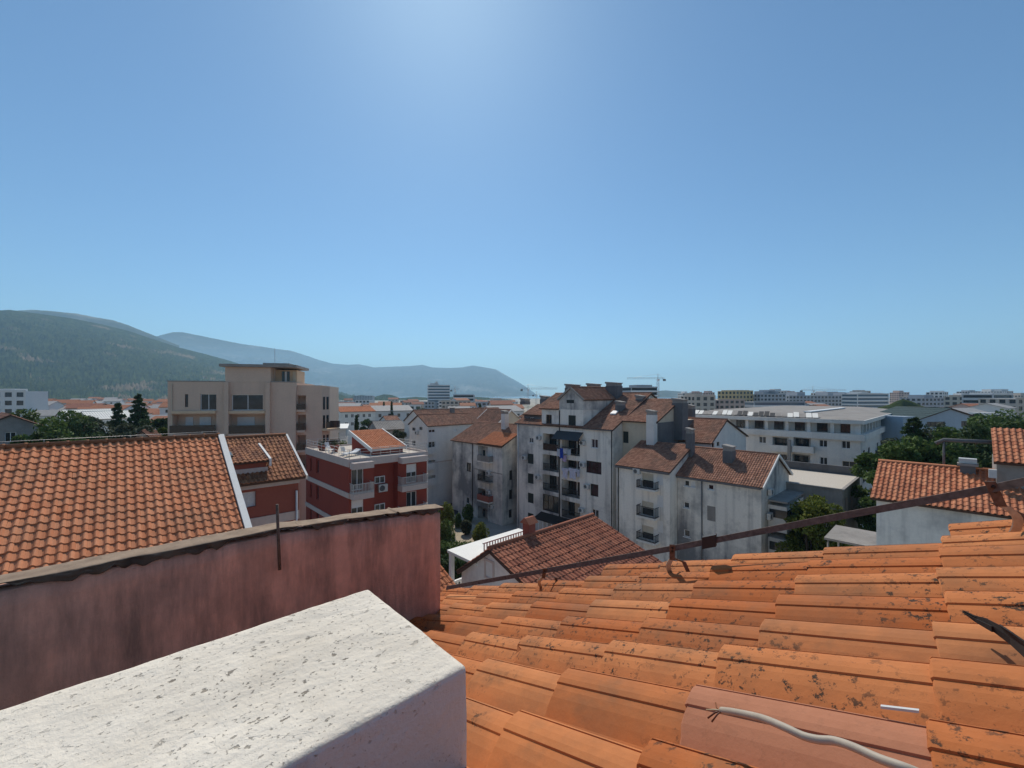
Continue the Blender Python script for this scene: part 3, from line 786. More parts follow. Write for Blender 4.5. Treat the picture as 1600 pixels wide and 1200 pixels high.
for (tx, ty, D, fx, fy, wd) in ((851, 890, 2.39, 846, 918, .010), (1049, 854, 1.93, 1049, 899, .012), (1541, 757, 1.36, 1583, 834, .016)):
    T = at(tx, ty, D); Ft = ground_on_roof(fx, fy, -.03); mid = T.lerp(Ft, .42)
    bk = empty('bracket', (0, 0, 0)); bk.parent = rail
    sd = Vector((.73, -.1, 0)).normalized() * wd
    mb = MB(); ribbon(mb, [T + Vector((0, -.01, .012)), mid + Vector((0, -.010, 0))], sd, Vector((0, .0018, .0008))); mb.build('plate', M['rust'], bk)
    mb = MB(); pts = []
    for k in range(9):
        t = k / 8; p = (mid + Vector((0, -.008, .006))).lerp(Ft, t); p += Vector((.020 * math.sin(t * math.pi) * (1 if fx > 1100 else -1), -.012 * math.sin(t * math.pi), .008 * math.sin(t * math.pi))); pts.append(p)
    ribbon(mb, pts, sd * .9, Vector((0, .0018, .0008))); mb.build('blade', M['bright_metal'], bk)
    mb = MB(); b2 = ground_on_roof(fx + (26 if fx < 1100 else 34), fy - 6, -.03)
    ribbon(mb, [T.lerp(Ft, .38) + Vector((0, .008, 0)), T.lerp(b2, .75) + Vector((0.004, .01, .012)), b2], sd * .8, Vector((0, .0018, .0008))); mb.build('stay', M['rust'], bk)
    for f in (.10, .30):
        mb = MB(); c0 = (T + Vector((0, -.01, .012))).lerp(mid, f + .1) + Vector((0, -.003, 0)); mb.tube([c0, c0 + Vector((0, -.006, -.001))], .0055, 8); mb.build('bolt', M['dark_metal'], bk)

# dark clamp on the strip, scrap of roofing felt between two tiles
P_ = bp[2].lerp(bp[3], .27); mb = MB(); d_ = (bp[3] - bp[2]).normalized()
ribbon(mb, [P_ - d_ * .030, P_ + d_ * .030], (0, 0, .026), Vector((-d_.y, d_.x, 0)) * .014); mb.build('clamp', M['dark_metal'], rail)
mb = MB(); g_ = []
for i, (x_, y_, w_) in enumerate(((1505, 955, .001), (1520, 961, .007), (1540, 966, .013), (1560, 976, .018), (1580, 989, .024), (1602, 1004, .030), (1630, 1020, .034))):
    p = ground_on_roof(x_, y_, .034 - .004 * (i % 2)); g_.append((p, p + Vector((-.30, -.95, -.28 + .10 * math.sin(i * 1.7))).normalized() * w_ * 1.5, p + Vector((-.25, -.95, -.9)).normalized() * w_ * 1.9))
for p, r in zip(g_, g_[1:]):
    mb.quad(p[0], r[0], r[1], p[1]); mb.quad(p[1], r[1], r[2], p[2])
o = mb.build('felt_scrap', simple('roofing_felt', (0.035, 0.026, 0.022), .9, var=.5, scale=40)); o.modifiers.new('thickness', 'SOLIDIFY').thickness = .003
tag(o, 'dark curled scrap of roofing felt sticking out between two tiles', 'felt scrap')

# electric cable lying on the tiles
cab = empty('cable', (0, 0, 0), 0, 'pale grey electric cable with frayed copper ends on the tiles', 'cable')
cp = [(1128, 1110, .055), (1150, 1113, .068), (1190, 1122, .080), (1225, 1136, .084), (1255, 1150, .080), (1280, 1156, .078), (1305, 1158, .078), (1335, 1168, .080), (1375, 1186, .080), (1430, 1206, .076), (1500, 1240, .036), (1600, 1300, .036)]
pts = [ground_on_roof(*p) for p in cp]
fine = []
for i in range(len(pts) - 1):
    p0, p1, p2, p3 = pts[max(i - 1, 0)], pts[i], pts[i + 1], pts[min(i + 2, len(pts) - 1)]
    for k in range(6):
        t = k / 6; fine.append(.5 * ((2 * p1) + (p2 - p0) * t + (2 * p0 - 5 * p1 + 4 * p2 - p3) * t * t + (3 * p1 - p0 - 3 * p2 + p3) * t ** 3))
mb = MB(); mb.tube(fine, .0050, 12); mb.build('sheath', simple('cable_sheath', (0.52, 0.43, 0.33), .55, .3, var=.25, scale=30), cab)
wm = [simple('wire_brown', (0.14, 0.05, 0.025), .5), simple('wire_pale', (0.55, 0.45, 0.28), .5), simple('copper', (0.35, 0.13, 0.05), .4, .5, .5)]
for k, (e1, e2) in enumerate((((1118, 1113), (1106, 1122)), ((1116, 1109), (1104, 1109)), ((1120, 1106), (1118, 1098)), ((1121, 1116), (1112, 1128)))):
    mb = MB(); mb.tube([fine[0], ground_on_roof(*e1, .055), ground_on_roof(*e2, .045)], .0013, 6); mb.build('wire', wm[k % 3], cab)
mb = MB(); p, r = ground_on_roof(1376, 1104, .004), ground_on_roof(1436, 1111, .004); wv = Vector((.73, .683, 0)) * .0028
ribbon(mb, [p, r], wv, Vector((0, 0, .002))); tag(mb.build('plastic_strip', M['ac']), 'thin white plastic strip wedged between two clay tiles', 'strip')

# ------------------------------------------------------------------ left neighbour: big orange roof, white verge
c1 = empty('house', G.w(-13.0, 11.0, 0), G.rot, 'house with bright orange wavy tile roof and white verge behind the pink wall', 'house')
LA, LB, RZ, SLO = 15.55, 7.1, 18.51, 0.526
mb = MB(); mb.box(0.2, 0.3, -.2, LA - .2, 11.8, 14.5); mb.build('wall', M['brick_red'], c1)
th = math.atan(SLO); sv = Vector((0, math.cos(th), math.sin(th))); ev = Vector((1, 0, 0)); nv = Vector((0, -math.sin(th), math.cos(th)))
Ls = LB / math.cos(th); o0 = Vector((0, 0, RZ - SLO * LB))
mb = MB(); P = [o0, o0 + ev * LA, o0 + ev * LA + sv * Ls, o0 + sv * Ls]
mb.hexa([p - nv * .2 for p in P] + [p - nv * .014 for p in P]); c1roof = mb.build('roof', M['deck'], c1)
sb = Vector((0, -math.cos(th), math.sin(th))); nb = Vector((0, math.sin(th), math.cos(th))); ob = Vector((0, 12.0, RZ - SLO * 4.9 + .01)); Lb = 4.9 / math.cos(th)
roof_plane(c1, ob, ev, sb, LA, Lb, M['tile_left_far'])
nc, nr = 80, 28; tw, tl = LA / nc, Ls / nr
V0, Q0 = tile_arrays(tw, tl, .050, PROF_S, .028, .03)
Bm = np.array([list(ev), list(sv), list(nv)]); tme = np_mesh('tile', V0 @ Bm, Q0, M['tile_left'], False)
cells = []
for i in range(nr):
    for j in range(nc):
        p = G.w(-13.0, 11.0, 0) + Matrix.Rotation(G.rot, 3, 'Z') @ (o0 + ev * (j * tw) + sv * (i * tl))
        px = CX + F * p.x / p.y; py = HY + F * (H - p.z) / p.y
        vis = -12 < px < 400 and py < (915 - .175 * px) + 8
        cells.append((p.length if vis else 1e6 + p.length, i, j))
cells.sort(); VV = []; QQ = []; rt = random.Random(8)
for rank, (dd, i, j) in enumerate(cells):
    off = o0 + ev * (j * tw) + sv * (i * tl)
    if rank < 300 and dd < 1e6:
        o = link('tile', tme, c1roof); o.location = off + nv * rt.gauss(0, .003); o.rotation_euler = (rt.gauss(0, .004), rt.gauss(0, .006), rt.gauss(0, .004))
    else:
        VV.append((V0 + rt.gauss(0, .003)) @ Bm + np.array(list(off))); QQ.append(Q0 + len(QQ) * len(V0))
link('roof_tiles', np_mesh('roof_tiles', np.concatenate(VV), np.concatenate(QQ), M['tile_left_far']), c1roof, 'stuff')
mb = MB(); a = Vector((LA + .01, 0, o0.z)); b = a + ev * .17
mb.hexa([p - nv * .20 for p in (a, b, b + sv * Ls, a + sv * Ls)] + [p + nv * .10 for p in (a, b, b + sv * Ls, a + sv * Ls)]); mb.build('verge_board', M['verge_white'], c1)
for k in range(38):
    x = k * .41; mb = MB()
    mb.tube([(x, LB, RZ + .055), (x + .36, LB, RZ + .055), (x + .365, LB, RZ + .055), (x + .43, LB, RZ + .055)], [.06, .065, .078, .078], 8)
    mb.build('ridge_tile', M['tile_brown'], c1roof)
lw = MB(); lw.tube([(0, LB, RZ + .20), (LA, LB, RZ + .19)], .006, 5)
for k in range(9): lw.tube([(k * 1.85 + .3, LB, RZ + .1), (k * 1.85 + .3, LB, RZ + .21)], .006, 5)
lw.build('lightning_wire', M['metal_rail'], c1)

# ------------------------------------------------------------------ red house with brown roof behind it
b = Bld(G, 'house', 'brick red house with brown tile roof, skylight and white shuttered window', 'house', 3.0, 7.0, 24.25, 31.2, 15.72, 'brick_red')
b.window('b', 375, 769, 400, 793, 'shutter', 'shutter_white', n=2)
r = b.rect('b', 380, 803, 469, 815); b.part('string_course', 'band', [(-.02, -.05, r[2] - .1, b.A + .03, -.002, r[3] - .05)])
b.part('cornice', 'band', [(-.02, -.12, 15.30, b.A + .03, -.002, 15.66)])
mb = MB(); mb.tube([(b.A - .12, -.09, 14.9), (b.A - .12, -.09, 0)], .05, 8); mb.build('downpipe', M['verge_white'], b.root)
rr = b.gable('a', 17.45, M['tile_brown'], oh=.42, w=.205, l=.33, h=.042, prof=PROF, pos=3.35, verge='verge_white')
sl2 = (17.45 - 15.72) / 3.35
def rz2(y): return 15.72 + .15 + sl2 * y
yf = 0.35; zf = rz2(yf) + .62; sD = .24; run = .55 / (sl2 - sD) + .25
dz = zf; run = (zf - rz2(yf)) / (sl2 - sD)
b.part('dormer_wall', 'brick_red', [(.3, yf, rz2(yf) - .3, 2.55, yf + .12, zf - .12)])
b.part('dormer_band', 'band', [(.25, yf - .05, rz2(yf) - .02, 2.62, yf - .002, rz2(yf) + .22)])
sv_ = Vector((0, run + .2, (run + .2) * sD)); roof_plane(b.root, (.25, yf - .2, zf - .2 * sD), (1, 0, 0), sv_, 2.4, sv_.length, M['tile_brown'], .205, .33, .042, PROF, .1, 'dormer_roof')
for x in (.15, 2.65):
    mb = MB(); A0 = Vector((x, yf - .22, zf - .2 * sD)); B0 = A0 + sv_
    mb.hexa([A0 + Vector((0, 0, -.3)), A0 + Vector((.1, 0, -.3)), B0 + Vector((.1, 0, -.1)), B0 + Vector((0, 0, -.1)), A0 + Vector((0, 0, .09)), A0 + Vector((.1, 0, .09)), B0 + Vector((.1, 0, .09)), B0 + Vector((0, 0, .09))]); mb.build('verge_board', M['verge_white'], b.root)
mb = MB(); zc = zf + .75 * sD
mb.hexa([(.75, yf + .55, zc - .08), (1.2, yf + .55, zc - .08), (1.2, yf + 1.15, zc + .07), (.75, yf + 1.15, zc + .07), (.75, yf + .55, zc + .08), (1.2, yf + .55, zc + .08), (1.2, yf + 1.15, zc + .23), (.75, yf + 1.15, zc + .23)]); sk = mb.build('skylight', M['dark_metal'], b.root)
mb = MB(); mb.hexa([(.81, yf + .62, zc + .05), (1.14, yf + .62, zc + .05), (1.14, yf + 1.08, zc + .16), (.81, yf + 1.08, zc + .16), (.81, yf + .62, zc + .115), (1.14, yf + .62, zc + .115), (1.14, yf + 1.08, zc + .23), (.81, yf + 1.08, zc + .23)]); mb.build('pane', M['blue_glass'], sk)
b.finish()
def absorb(main, sub):
    off = Vector((sub.a0 - main.a0, sub.b0 - main.b0, 0))
    for ch in list(sub.root.children):
        ch.parent = main.root; ch.location = ch.location + off
    bpy.data.objects.remove(sub.root)
def chim(b, px0, px1, pyt, a, zb, depth=.8, mat='dark_conc', cap='hood'):
    """a chimney of bld b standing at grid depth a, between photo columns px0 and px1"""
    l, zt = b.fr.on_a(px0, pyt, a); r = b.fr.on_a(px1, pyt, a)[0]
    wy = min(max(abs(l - r) * .72, .5), 2.0)
    return b.chimney(a - b.a0, (l + r) / 2 - b.b0, min(depth, wy + .2), wy, zb, zt - (.6 if cap == 'hood' else .12), mat, cap)
NB = dict(cat='building')

# ------------------------------------------------------------------ beige modern block
FB = Frame(75)
b0_ = FB.on_a(262, 0, -27.8)[0]
B1 = Bld(FB, 'apartment_building', 'beige modern flat-roofed apartment block with big dark windows and balconies', 'building', -27.8, FB.on_b(462, 0, b0_)[0], b0_, b0_ + 13, 21.65, 'beige')
B1.window('b', 289, 616, 294, 636, n=1, frame='dark_metal')
B1.window('b', 312.5, 615.5, 338, 641, n=2, frame='white_trim', depth=.25); B1.window('b', 362, 616.5, 411, 641, n=2, frame='white_trim', depth=.25)
for (x0, x1, wins) in ((270, 338, ((290, 302), (312, 330))), (357, 414, ((371, 398),))):
    for (y0, y1) in ((647.5, 677), (683, 712), (718, 747)):
        r = B1.opening('b', B1.rect('b', x0, y0, x1, y1), 1.3)
        for (a, c) in wins: B1.window('b', a, y0 + 4, c, y1, 'shutter', 'shutter_white', d=1.26)
        q = B1.rect('b', x0 - 3, y0 + 18, x1 + 1, y1 - .5); B1.balcony_r('b', (q[0], q[1], q[2] - .05, q[3] + .1), .45, 'glass', 'beige', 'glass_rail', 0, .25)
r = B1.rect('b', 270, 642, 338, 646); B1.part('ledge', 'beige_in', [(r[0], -.35, r[2], r[1], -.003, r[3])])
r = B1.rect('b', 355, 642, 415, 646); B1.part('ledge', 'beige_in', [(r[0], -.35, r[2], r[1], -.003, r[3])])
r = B1.rect('b', 352, 600, 423, 640)
B1.part('tower', 'beige', [(r[0], -.45, -.3, r[0] + .5, -.003, 21.6), (r[1] - .5, -.45, -.3, r[1], -.003, 21.6)])
B1.part('penthouse_wall', 'beige', [(r[0], -.02, 21.66, r[1], 7, 23.6)])
r2 = B1.rect('b', 420, 580, 458, 600)
B1.part('penthouse_room', 'beige_in', [(r[1] + .01, 2.2, 21.66, r2[1], 7, 23.4)])
for (c0, c1, m) in ((.30, .42, 'glass'), (.44, .52, 'white_trim'), (.54, .66, 'glass'), (.80, .95, 'cream_wall')):
    w_ = r2[1] - r[1]; B1.part('penthouse_window', m, [(r[1] + w_ * c0, 2.12, 21.8, r[1] + w_ * c1, 2.19, 23.2)])
B1.part('penthouse_roof', 'concrete', [(r[0] - .5, -.6, 23.61, r2[1] + .5, 7.5, 23.95), (r[1] - 1.2, 1.0, 23.955, r2[1] - .7, 6, 24.25)])
mb = MB(); xm = B1.rect('b', 426, 600, 428, 610)[0]; mb.tube([(xm, 1, 21.66), (xm, 1, 26.2)], .03, 6); mb.build('antenna_mast', M['metal_rail'], B1.root)
B1.part('parapet', 'concrete', [(-.05, -.05, 21.655, r[0] - .01, .15, 21.78), (-.05, .15, 21.655, .15, B1.B, 21.78), (r[1] + .01, -.05, 21.655, B1.A, .15, 21.78)])
mb = MB(); rx = B1.rect('b', 269, 600, 271, 610)[0]; mb.tube([(rx, -.08, 21.4), (rx, -.08, 0)], .06, 8); mb.build('downpipe', M['beige_in'], B1.root)
B1.finish()
S1 = Bld(FB, 'x', 'x', 'x', B1.a1 + .003, FB.on_b(503, 0, b0_ + .7)[0], b0_ + .7, b0_ + 12, 21.3, 'beige')
for (y0, y1) in ((618, 640), (648, 672), (680, 703), (711, 735)):
    S1.opening('b', S1.rect('b', 462, y0, 478, y1), 1.2)
    q = S1.rect('b', 461, y0 + 13, 478, y1); S1.balcony_r('b', (max(q[0], .02), q[1], q[2], q[3]), .5, 'glass', 'beige', 'glass_rail', 0, .3)
S1.finish(); absorb(B1, S1)
# the rounded right end: chamfered bay with curved balconies
xa = FB.on_b(503, 0, b0_ + .7)[0] - B1.a0; xb = FB.on_b(515, 0, b0_ + 2.0)[0] - B1.a0
mb = MB()
pl = [(xa + .003, .7), (xb, 2.1), (xb, 11), (xa + .003, 11)]
for k in range(4):
    p, q = pl[k], pl[(k + 1) % 4]; mb.quad((p[0], p[1], -.3), (q[0], q[1], -.3), (q[0], q[1], 21.2), (p[0], p[1], 21.2))
mb.quad(*[(p[0], p[1], 21.2) for p in pl]); bay = mb.build('bay_wall', M['beige'], B1.root)
for k, (y0, y1) in enumerate(((620, 640), (649, 670), (680, 700), (712, 732))):
    z0 = H - (y1 - HY) / F * 57.5; z1 = H - (y0 - HY) / F * 57.5
    for t0, t1 in ((.12, .38), (.55, .85)):
        mb = MB(); p = Vector((xa, .7, 0)).lerp(Vector((xb, 2.1, 0)), t0); q = Vector((xa, .7, 0)).lerp(Vector((xb, 2.1, 0)), t1); nn = Vector((1.4, -(xb - xa), 0)).normalized() * .03
        mb.quad(p + nn + Vector((0, 0, z0)), q + nn + Vector((0, 0, z0)), q + nn + Vector((0, 0, z1)), p + nn + Vector((0, 0, z1))); mb.build('bay_window', M['glass'], B1.root)
    if k:
        mb = MB(); pts = [(xa, .7)] + [(xa + 2.0 * math.sin(t) + .1, 2.4 - 2.3 * math.cos(t)) for t in [i * .26 for i in range(1, 7)]] + [(xb, 2.4)]
        n = len(pts)
        for i in range(n - 1): mb.quad((*pts[i], z0 - .25), (*pts[i + 1], z0 - .25), (*pts[i + 1], z0 + .05), (*pts[i], z0 + .05))
        mb.quad(*[(*p, z0 + .05) for p in pts]); mb.quad(*[(*p, z0 - .25) for p in pts]); sl_ = mb.build('balcony_slab', M['beige_in'], B1.root)
        mb = MB()
        for i in range(1, n - 1): mb.quad((*pts[i], z0 + .12), (*pts[i + 1], z0 + .12), (*pts[i + 1], z0 + 1.0), (*pts[i], z0 + 1.0))
        mb.build('railing', M['glass_rail'], sl_)

# ------------------------------------------------------------------ dark red block with roof terrace
D = Bld(G, 'apartment_building', 'dark red apartment block with pale bands and a furnished roof terrace', 'building', 15.95, 24.5, 39.8, 52.4, 13.1, 'dark_red')
rec = D.rect('b', 584, 728, 622, 900); D.opening('b', (rec[0], rec[1], 0, 13.0), 1.0)
bandsz = ((12.98, 13.85), (10.0, 10.62), (6.9, 7.5), (3.8, 4.4))
for i, (z0, z1) in enumerate(bandsz):
    D.part('band', 'band', [(-.08, -.08, z0 + .13, -.003, D.B, z1), (-.003, -.08, z0 + .13, rec[0], -.003, z1)] if i else
           [(-.08, -.08, 13.103, D.A + .08, .12, z1), (-.08, .12, 13.103, .12, D.B, z1), (D.A - .1, .12, 13.103, D.A + .08, D.B, z1), (.12, D.B - .2, 13.103, D.A - .1, D.B, z1)])
D.part('terrace_floor', 'terrace', [(.12, .12, 13.105, D.A - .1, D.B - .2, 13.70)])
for (x0, x1) in ((484, 487), (494, 498)):
    for (y0, y1) in ((716, 737), (757, 778), (797, 820)): D.window('a', x0, y0 + (x0 - 486) * .3, x1, y1 + (x0 - 486) * .3, n=1, frame='dark_red')
for k, (xw0, xw1, xb0, xb1) in enumerate(((549, 568, 547, 584), (635, 651, 628, 668))):
    for j, (yt, yb) in enumerate(((733, 768), (780, 812), (825, 860)) if k == 0 else ((725, 756), (768, 797), (812, 840))):
        D.window('b', xw0, yt, xw1, yb - 2, 'casement' if (j + k) % 2 == 0 else 'halfblind', n=2)
        q = D.rect('b', xb0, yb - 16, xb1, yb, -.9); z = 10.62 - 3.1 * j
        D.balcony_r('b', (max(q[0], .05), min(q[1], D.A - .02), z, z + .95), 1.0, 'bars', 'band', 'metal_rail', 0, .55)
    q = D.rect('b', xb0, 710, xb1, 720, -.9); D.part('canopy_slab', 'band', [(max(q[0], .05), -1.0, 12.95, min(q[1], D.A - .02), -.083, 13.55)])
for (x0, y0, x1, y1) in ((585, 744, 601, 755), (585, 787, 601, 798)): D.window('b', x0, y0, x1, y1, d=.97, n=2, frame='white_trim')
air_conditioner(D, 'b', 597, 762, 'white air conditioner below a window of the dark red block', d=.95, size=(.95, .75))
# terrace railing
def rail_run(root, P, Q, z, h, n, mat, rows=3, name='terrace_railing', r=.02):
    mb = MB(); P = Vector(P); Q = Vector(Q)
    for i in range(n + 1):
        p = P.lerp(Q, i / n); mb.tube([(p.x, p.y, z), (p.x, p.y, z + h)], r, 5)
    for k in range(rows):
        zz = z + h * (k + 1) / rows; mb.tube([(P.x, P.y, zz), (Q.x, Q.y, zz)], r * .9, 5)
    return mb.build(name, M[mat], root)
rail_run(D.root, (.02, .02, 0), (.02, D.B - .1, 0), 13.86, .9, 10, 'metal_rail'); rail_run(D.root, (.06, .02, 0), (D.A - .05, .02, 0), 13.86, .9, 8, 'metal_rail')
rail_run(D.root, (D.A, .06, 0), (D.A, D.B - .1, 0), 13.86, .9, 9, 'metal_rail'); rail_run(D.root, (.06, D.B - .1, 0), (D.A - .05, D.B - .1, 0), 13.86, .9, 7, 'metal_rail')
# stair house with slanting tiled roof
aL, zT = G.on_b(547, 674, 47.5); aL = G.on_b(546, 0, 47.5)[0] - D.a0; aR = G.on_b(596, 0, 47.5)[0] - D.a0
zT = G.on_b(570, 672, 47.5)[1]; zB = G.on_b(595, 701, 41.6)[1]
yT, yB = 47.5 - D.b0, 41.6 - D.b0
mb = MB(); mb.hexa([(aL + .2, yB + .3, 13.7), (aR - .2, yB + .3, 13.7), (aR - .2, yT - .2, 13.7), (aL + .2, yT - .2, 13.7), (aL + .2, yB + .3, zB), (aR - .2, yB + .3, zB), (aR - .2, yT - .2, zT - .3), (aL + .2, yT - .2, zT - .3)])
mb.build('stair_house', M['dark_red'], D.root)
sv_ = Vector((0, yT - yB, zT - zB)); roof_plane(D.root, (aL, yB, zB), (1, 0, 0), sv_, aR - aL, sv_.length, M['tile_orange'], .25, .36, .05, PROF, .14, 'stair_roof')
for x in (aL - .12, aR + .01):
    mb = MB(); p = Vector((x, yB - .02, zB)); q = p + sv_; u = Vector((0, 0, 1)); e = Vector((.12, 0, 0))
    mb.hexa([p - u * .3, p + e - u * .3, q + e - u * .3, q - u * .3, p + u * .1, p + e + u * .1, q + e + u * .1, q + u * .1]); mb.build('verge_board', M['verge_white'], D.root)
D.part('fascia', 'band', [(aL, yB - .06, zB - .22, aR, yB - .003, zB + .05)])
# solar collectors on a frame
for k in range(3):
    x = aR + 1.0 + k * .95
    mb = MB(); mb.hexa([(x, 2.0, 14.1), (x + .85, 2.0, 14.1), (x + .85, 4.6, 15.6), (x, 4.6, 15.6), (x, 1.95, 14.18), (x + .85, 1.95, 14.18), (x + .85, 4.55, 15.68), (x, 4.55, 15.68)])
    if x + .85 < D.A: s_ = mb.build('solar_panel', M['dark_metal'], D.root); m2 = MB(); m2.tube([(x + .4, 4.5, 13.7), (x + .4, 4.5, 15.6)], .025, 5); m2.tube([(x + .4, 2.1, 13.7), (x + .4, 2.1, 14.1)], .025, 5); m2.build('support', M['metal_rail'], s_)
D.finish()
mb = MB(); p_ = D.root
def on_bld(bld, x, y, z): return bld.root.location + Matrix.Rotation(bld.fr.rot, 3, 'Z') @ Vector((x, y, z))
# terrace furniture
for k, (px, bb, hh) in enumerate(((503, 49.5, .55), (523, 47.0, .75))):
    aa = G.on_b(px, 0, bb)[0]
    root = empty('potted_plant', G.w(aa, bb, 13.70), 0, ('small' if k == 0 else 'tall') + ' terracotta pot with dry plant on the roof terrace', 'plant pot')
    mb = MB(); mb.tube([(0, 0, 0), (0, 0, hh * .75), (0, 0, hh * .76), (0, 0, hh)], [.30, .42, .46, .47], 14); mb.build('pot', M['brick_red'], root)
    rng = np.random.default_rng(k); c = rng.normal(0, .22, (160, 3)) + np.array([0, 0, hh + .25]); link('foliage', leaf_mesh('foliage', c, .09, M['leaf_olive'], rng), root)
for k, (px, bb) in enumerate(((512, 49.0), (517, 46.2), (538, 44.3))):
    aa = G.on_b(px, 0, bb)[0]; root = empty('terrace_chair', G.w(aa, bb, 13.70), G.rot + k * 1.1, 'white plastic chair on the roof terrace of the dark red block', 'chair', 'white terrace chairs')
    mb = MB(); mb.box(-.25, -.25, .40, .25, .25, .44); mb.build('seat', M['white_trim'], root)
    mb = MB(); mb.hexa([(-.25, .21, .441), (.25, .21, .441), (.25, .25, .441), (-.25, .25, .441), (-.23, .33, .9), (.23, .33, .9), (.23, .37, .9), (-.23, .37, .9)]); mb.build('backrest', M['white_trim'], root)
    for sx in (-.22, .22):
        for sy in (-.22, .22): m2 = MB(); m2.tube([(sx, sy, 0), (sx, sy, .40)], .02, 5); m2.build('leg', M['white_trim'], root)
aa = G.on_b(548, 0, 42.8)[0]; root = empty('sun_lounger', G.w(aa, 42.8, 13.70), G.rot + .4, 'white padded sun lounger on the roof terrace', 'lounger')
mb = MB(); mb.box(-.9, -.32, .28, .5, .32, .40); mb.build('mattress', M['white_trim'], root)
mb = MB(); mb.hexa([(.501, -.32, .28), (1.1, -.32, .55), (1.1, .32, .55), (.501, .32, .28), (.501, -.32, .40), (1.05, -.32, .66), (1.05, .32, .66), (.501, .32, .40)]); mb.build('backrest', M['white_trim'], root)
for sx in (-.8, .4):
    for sy in (-.27, .27): m2 = MB(); m2.tube([(sx, sy, 0), (sx, sy, .279)], .025, 5); m2.build('leg', M['metal_rail'], root)

# ------------------------------------------------------------------ white house behind the dark red block
W = Bld(G, 'house', 'white house with grey gable and long faded red tile roof', 'house', 39.7, 51.5, 64.2, 70.6, 14.5, 'white_plaster')
W.gable('a', 16.2, M['tile_old'], oh=.3)
for (x0, y0, x1, y1, k) in ((709, 669, 714, 674, 'curtain'), (732, 668, 739, 674, 'casement'), (741, 667, 747, 673, 'casement'), (670, 690, 680, 703, 'casement'), (670, 671, 680, 676, 'casement')): W.window('b', x0, y0, x1, y1, k)
for (x0, y0, x1, y1) in ((644, 668, 649, 673), (655, 667, 660, 672), (644, 688, 649, 696)): W.window('a', x0, y0, x1, y1, frame='concrete')
for (yf) in (708, 733, 757): W.opening('b', W.rect('b', 669, yf - 14, 680, yf), 1.0); W.balcony('b', 668, 680, yf, yf - 9, .8, 'solid', 'white_plaster', 'white_plaster')
r = W.rect('b', 670, 718, 750, 719); W.part('moulding', 'band', [(0, -.05, r[2], W.A, -.003, r[3] + .06)])
W.finish(); air_conditioner(W, 'a', 652, 676, 'white air conditioner on the grey gable of the white house', size=(.8, .6))
W2 = Bld(G, 'house', 'low house with long dull red tile roof behind the white house', 'house', 46, 70, 76, 84, 14.3, 'white_plaster'); W2.gable('a', 16.6, M['tile_old'], oh=.3); W2.chimney(9, 2.6, .9, .7, 15, 17.0, 'dark_conc', 'flat'); W2.window('b', 700, 660, 706, 664); W2.finish()
W3 = Bld(G, 'house', 'pale gabled house with twin attic windows and brown tile roof', 'house', 53.0, 60.5, 61.0, 68.0, 14.2, 'cream_wall'); W3.gable('b', 16.9, M['tile_old'], oh=.3, verge='verge_white'); W3.finish()

# ------------------------------------------------------------------ grey white low block left of the tall one
L = Bld(G, 'apartment_building', 'low weathered grey apartment block with stacked balconies beside the footpath', 'building', 42.6, 53.5, 47.7, 60.8, 12.1, 'grey_stained')
L.gable('b', 14.9, M['tile_old'], oh=.35, pos=5.6)
for (x0, y0, x1, y1) in ((729, 723, 736, 737), (796, 735, 800.5, 750), (795.5, 765, 800.5, 780), (795, 796, 800, 809)):
    L.window('a' if x0 < 785 else 'b', x0, y0, x1, y1, frame='wood')
L.window('a', 728, 777, 733, 787, n=1)
for k, (yt, yf) in enumerate(((697, 721), (730, 752), (760, 783), (789, 814))):
    L.opening('a', L.rect('a', 747, yt + (4 if k else 0), 762, yf + 1), 1.1); L.window('a', 749, yt + 6, 758, yf, d=1.06, frame='wood')
    if k < 3: L.balcony('a', 745.5, 763.5, yf, yf - 9, .9, ('solid', 'bars', 'solid')[k], ('grey_white', 'concrete', 'white_plaster')[k], ('concrete', 'dark_metal', 'brick_red')[k])
r = L.rect('a', 740, 738, 785, 739); L.part('moulding', 'concrete', [(-.05, 0, r[2] + .2, -.003, r[1], r[3] + .22)])
mb = MB(); yy = L.rect('a', 737, 700, 738.5, 720)[0]; mb.tube([(-.07, yy, 11.9), (-.07, yy, 0)], .06, 6); mb.build('downpipe', M['dark_metal'], L.root)
chim(L, 752, 765, 667, 47.0, 12.5); L.finish()
sv_ = Vector((0, 4.2, 1.9)); roof_plane(L.root, (-.35, -.3, 12.25), (0, 1, 0), (3.6, 0, 1.65), 6.0, 3.9, M['tile_orange'], .25, .36, .05)
air_conditioner(L, 'a', 764, 739, 'white air conditioner beside the upper balcony of the low grey block'); air_conditioner(L, 'a', 764, 769, 'white air conditioner beside the red balcony of the low grey block'); air_conditioner(L, 'a', 768, 791, 'white air conditioner by the ground floor balcony of the low grey block')

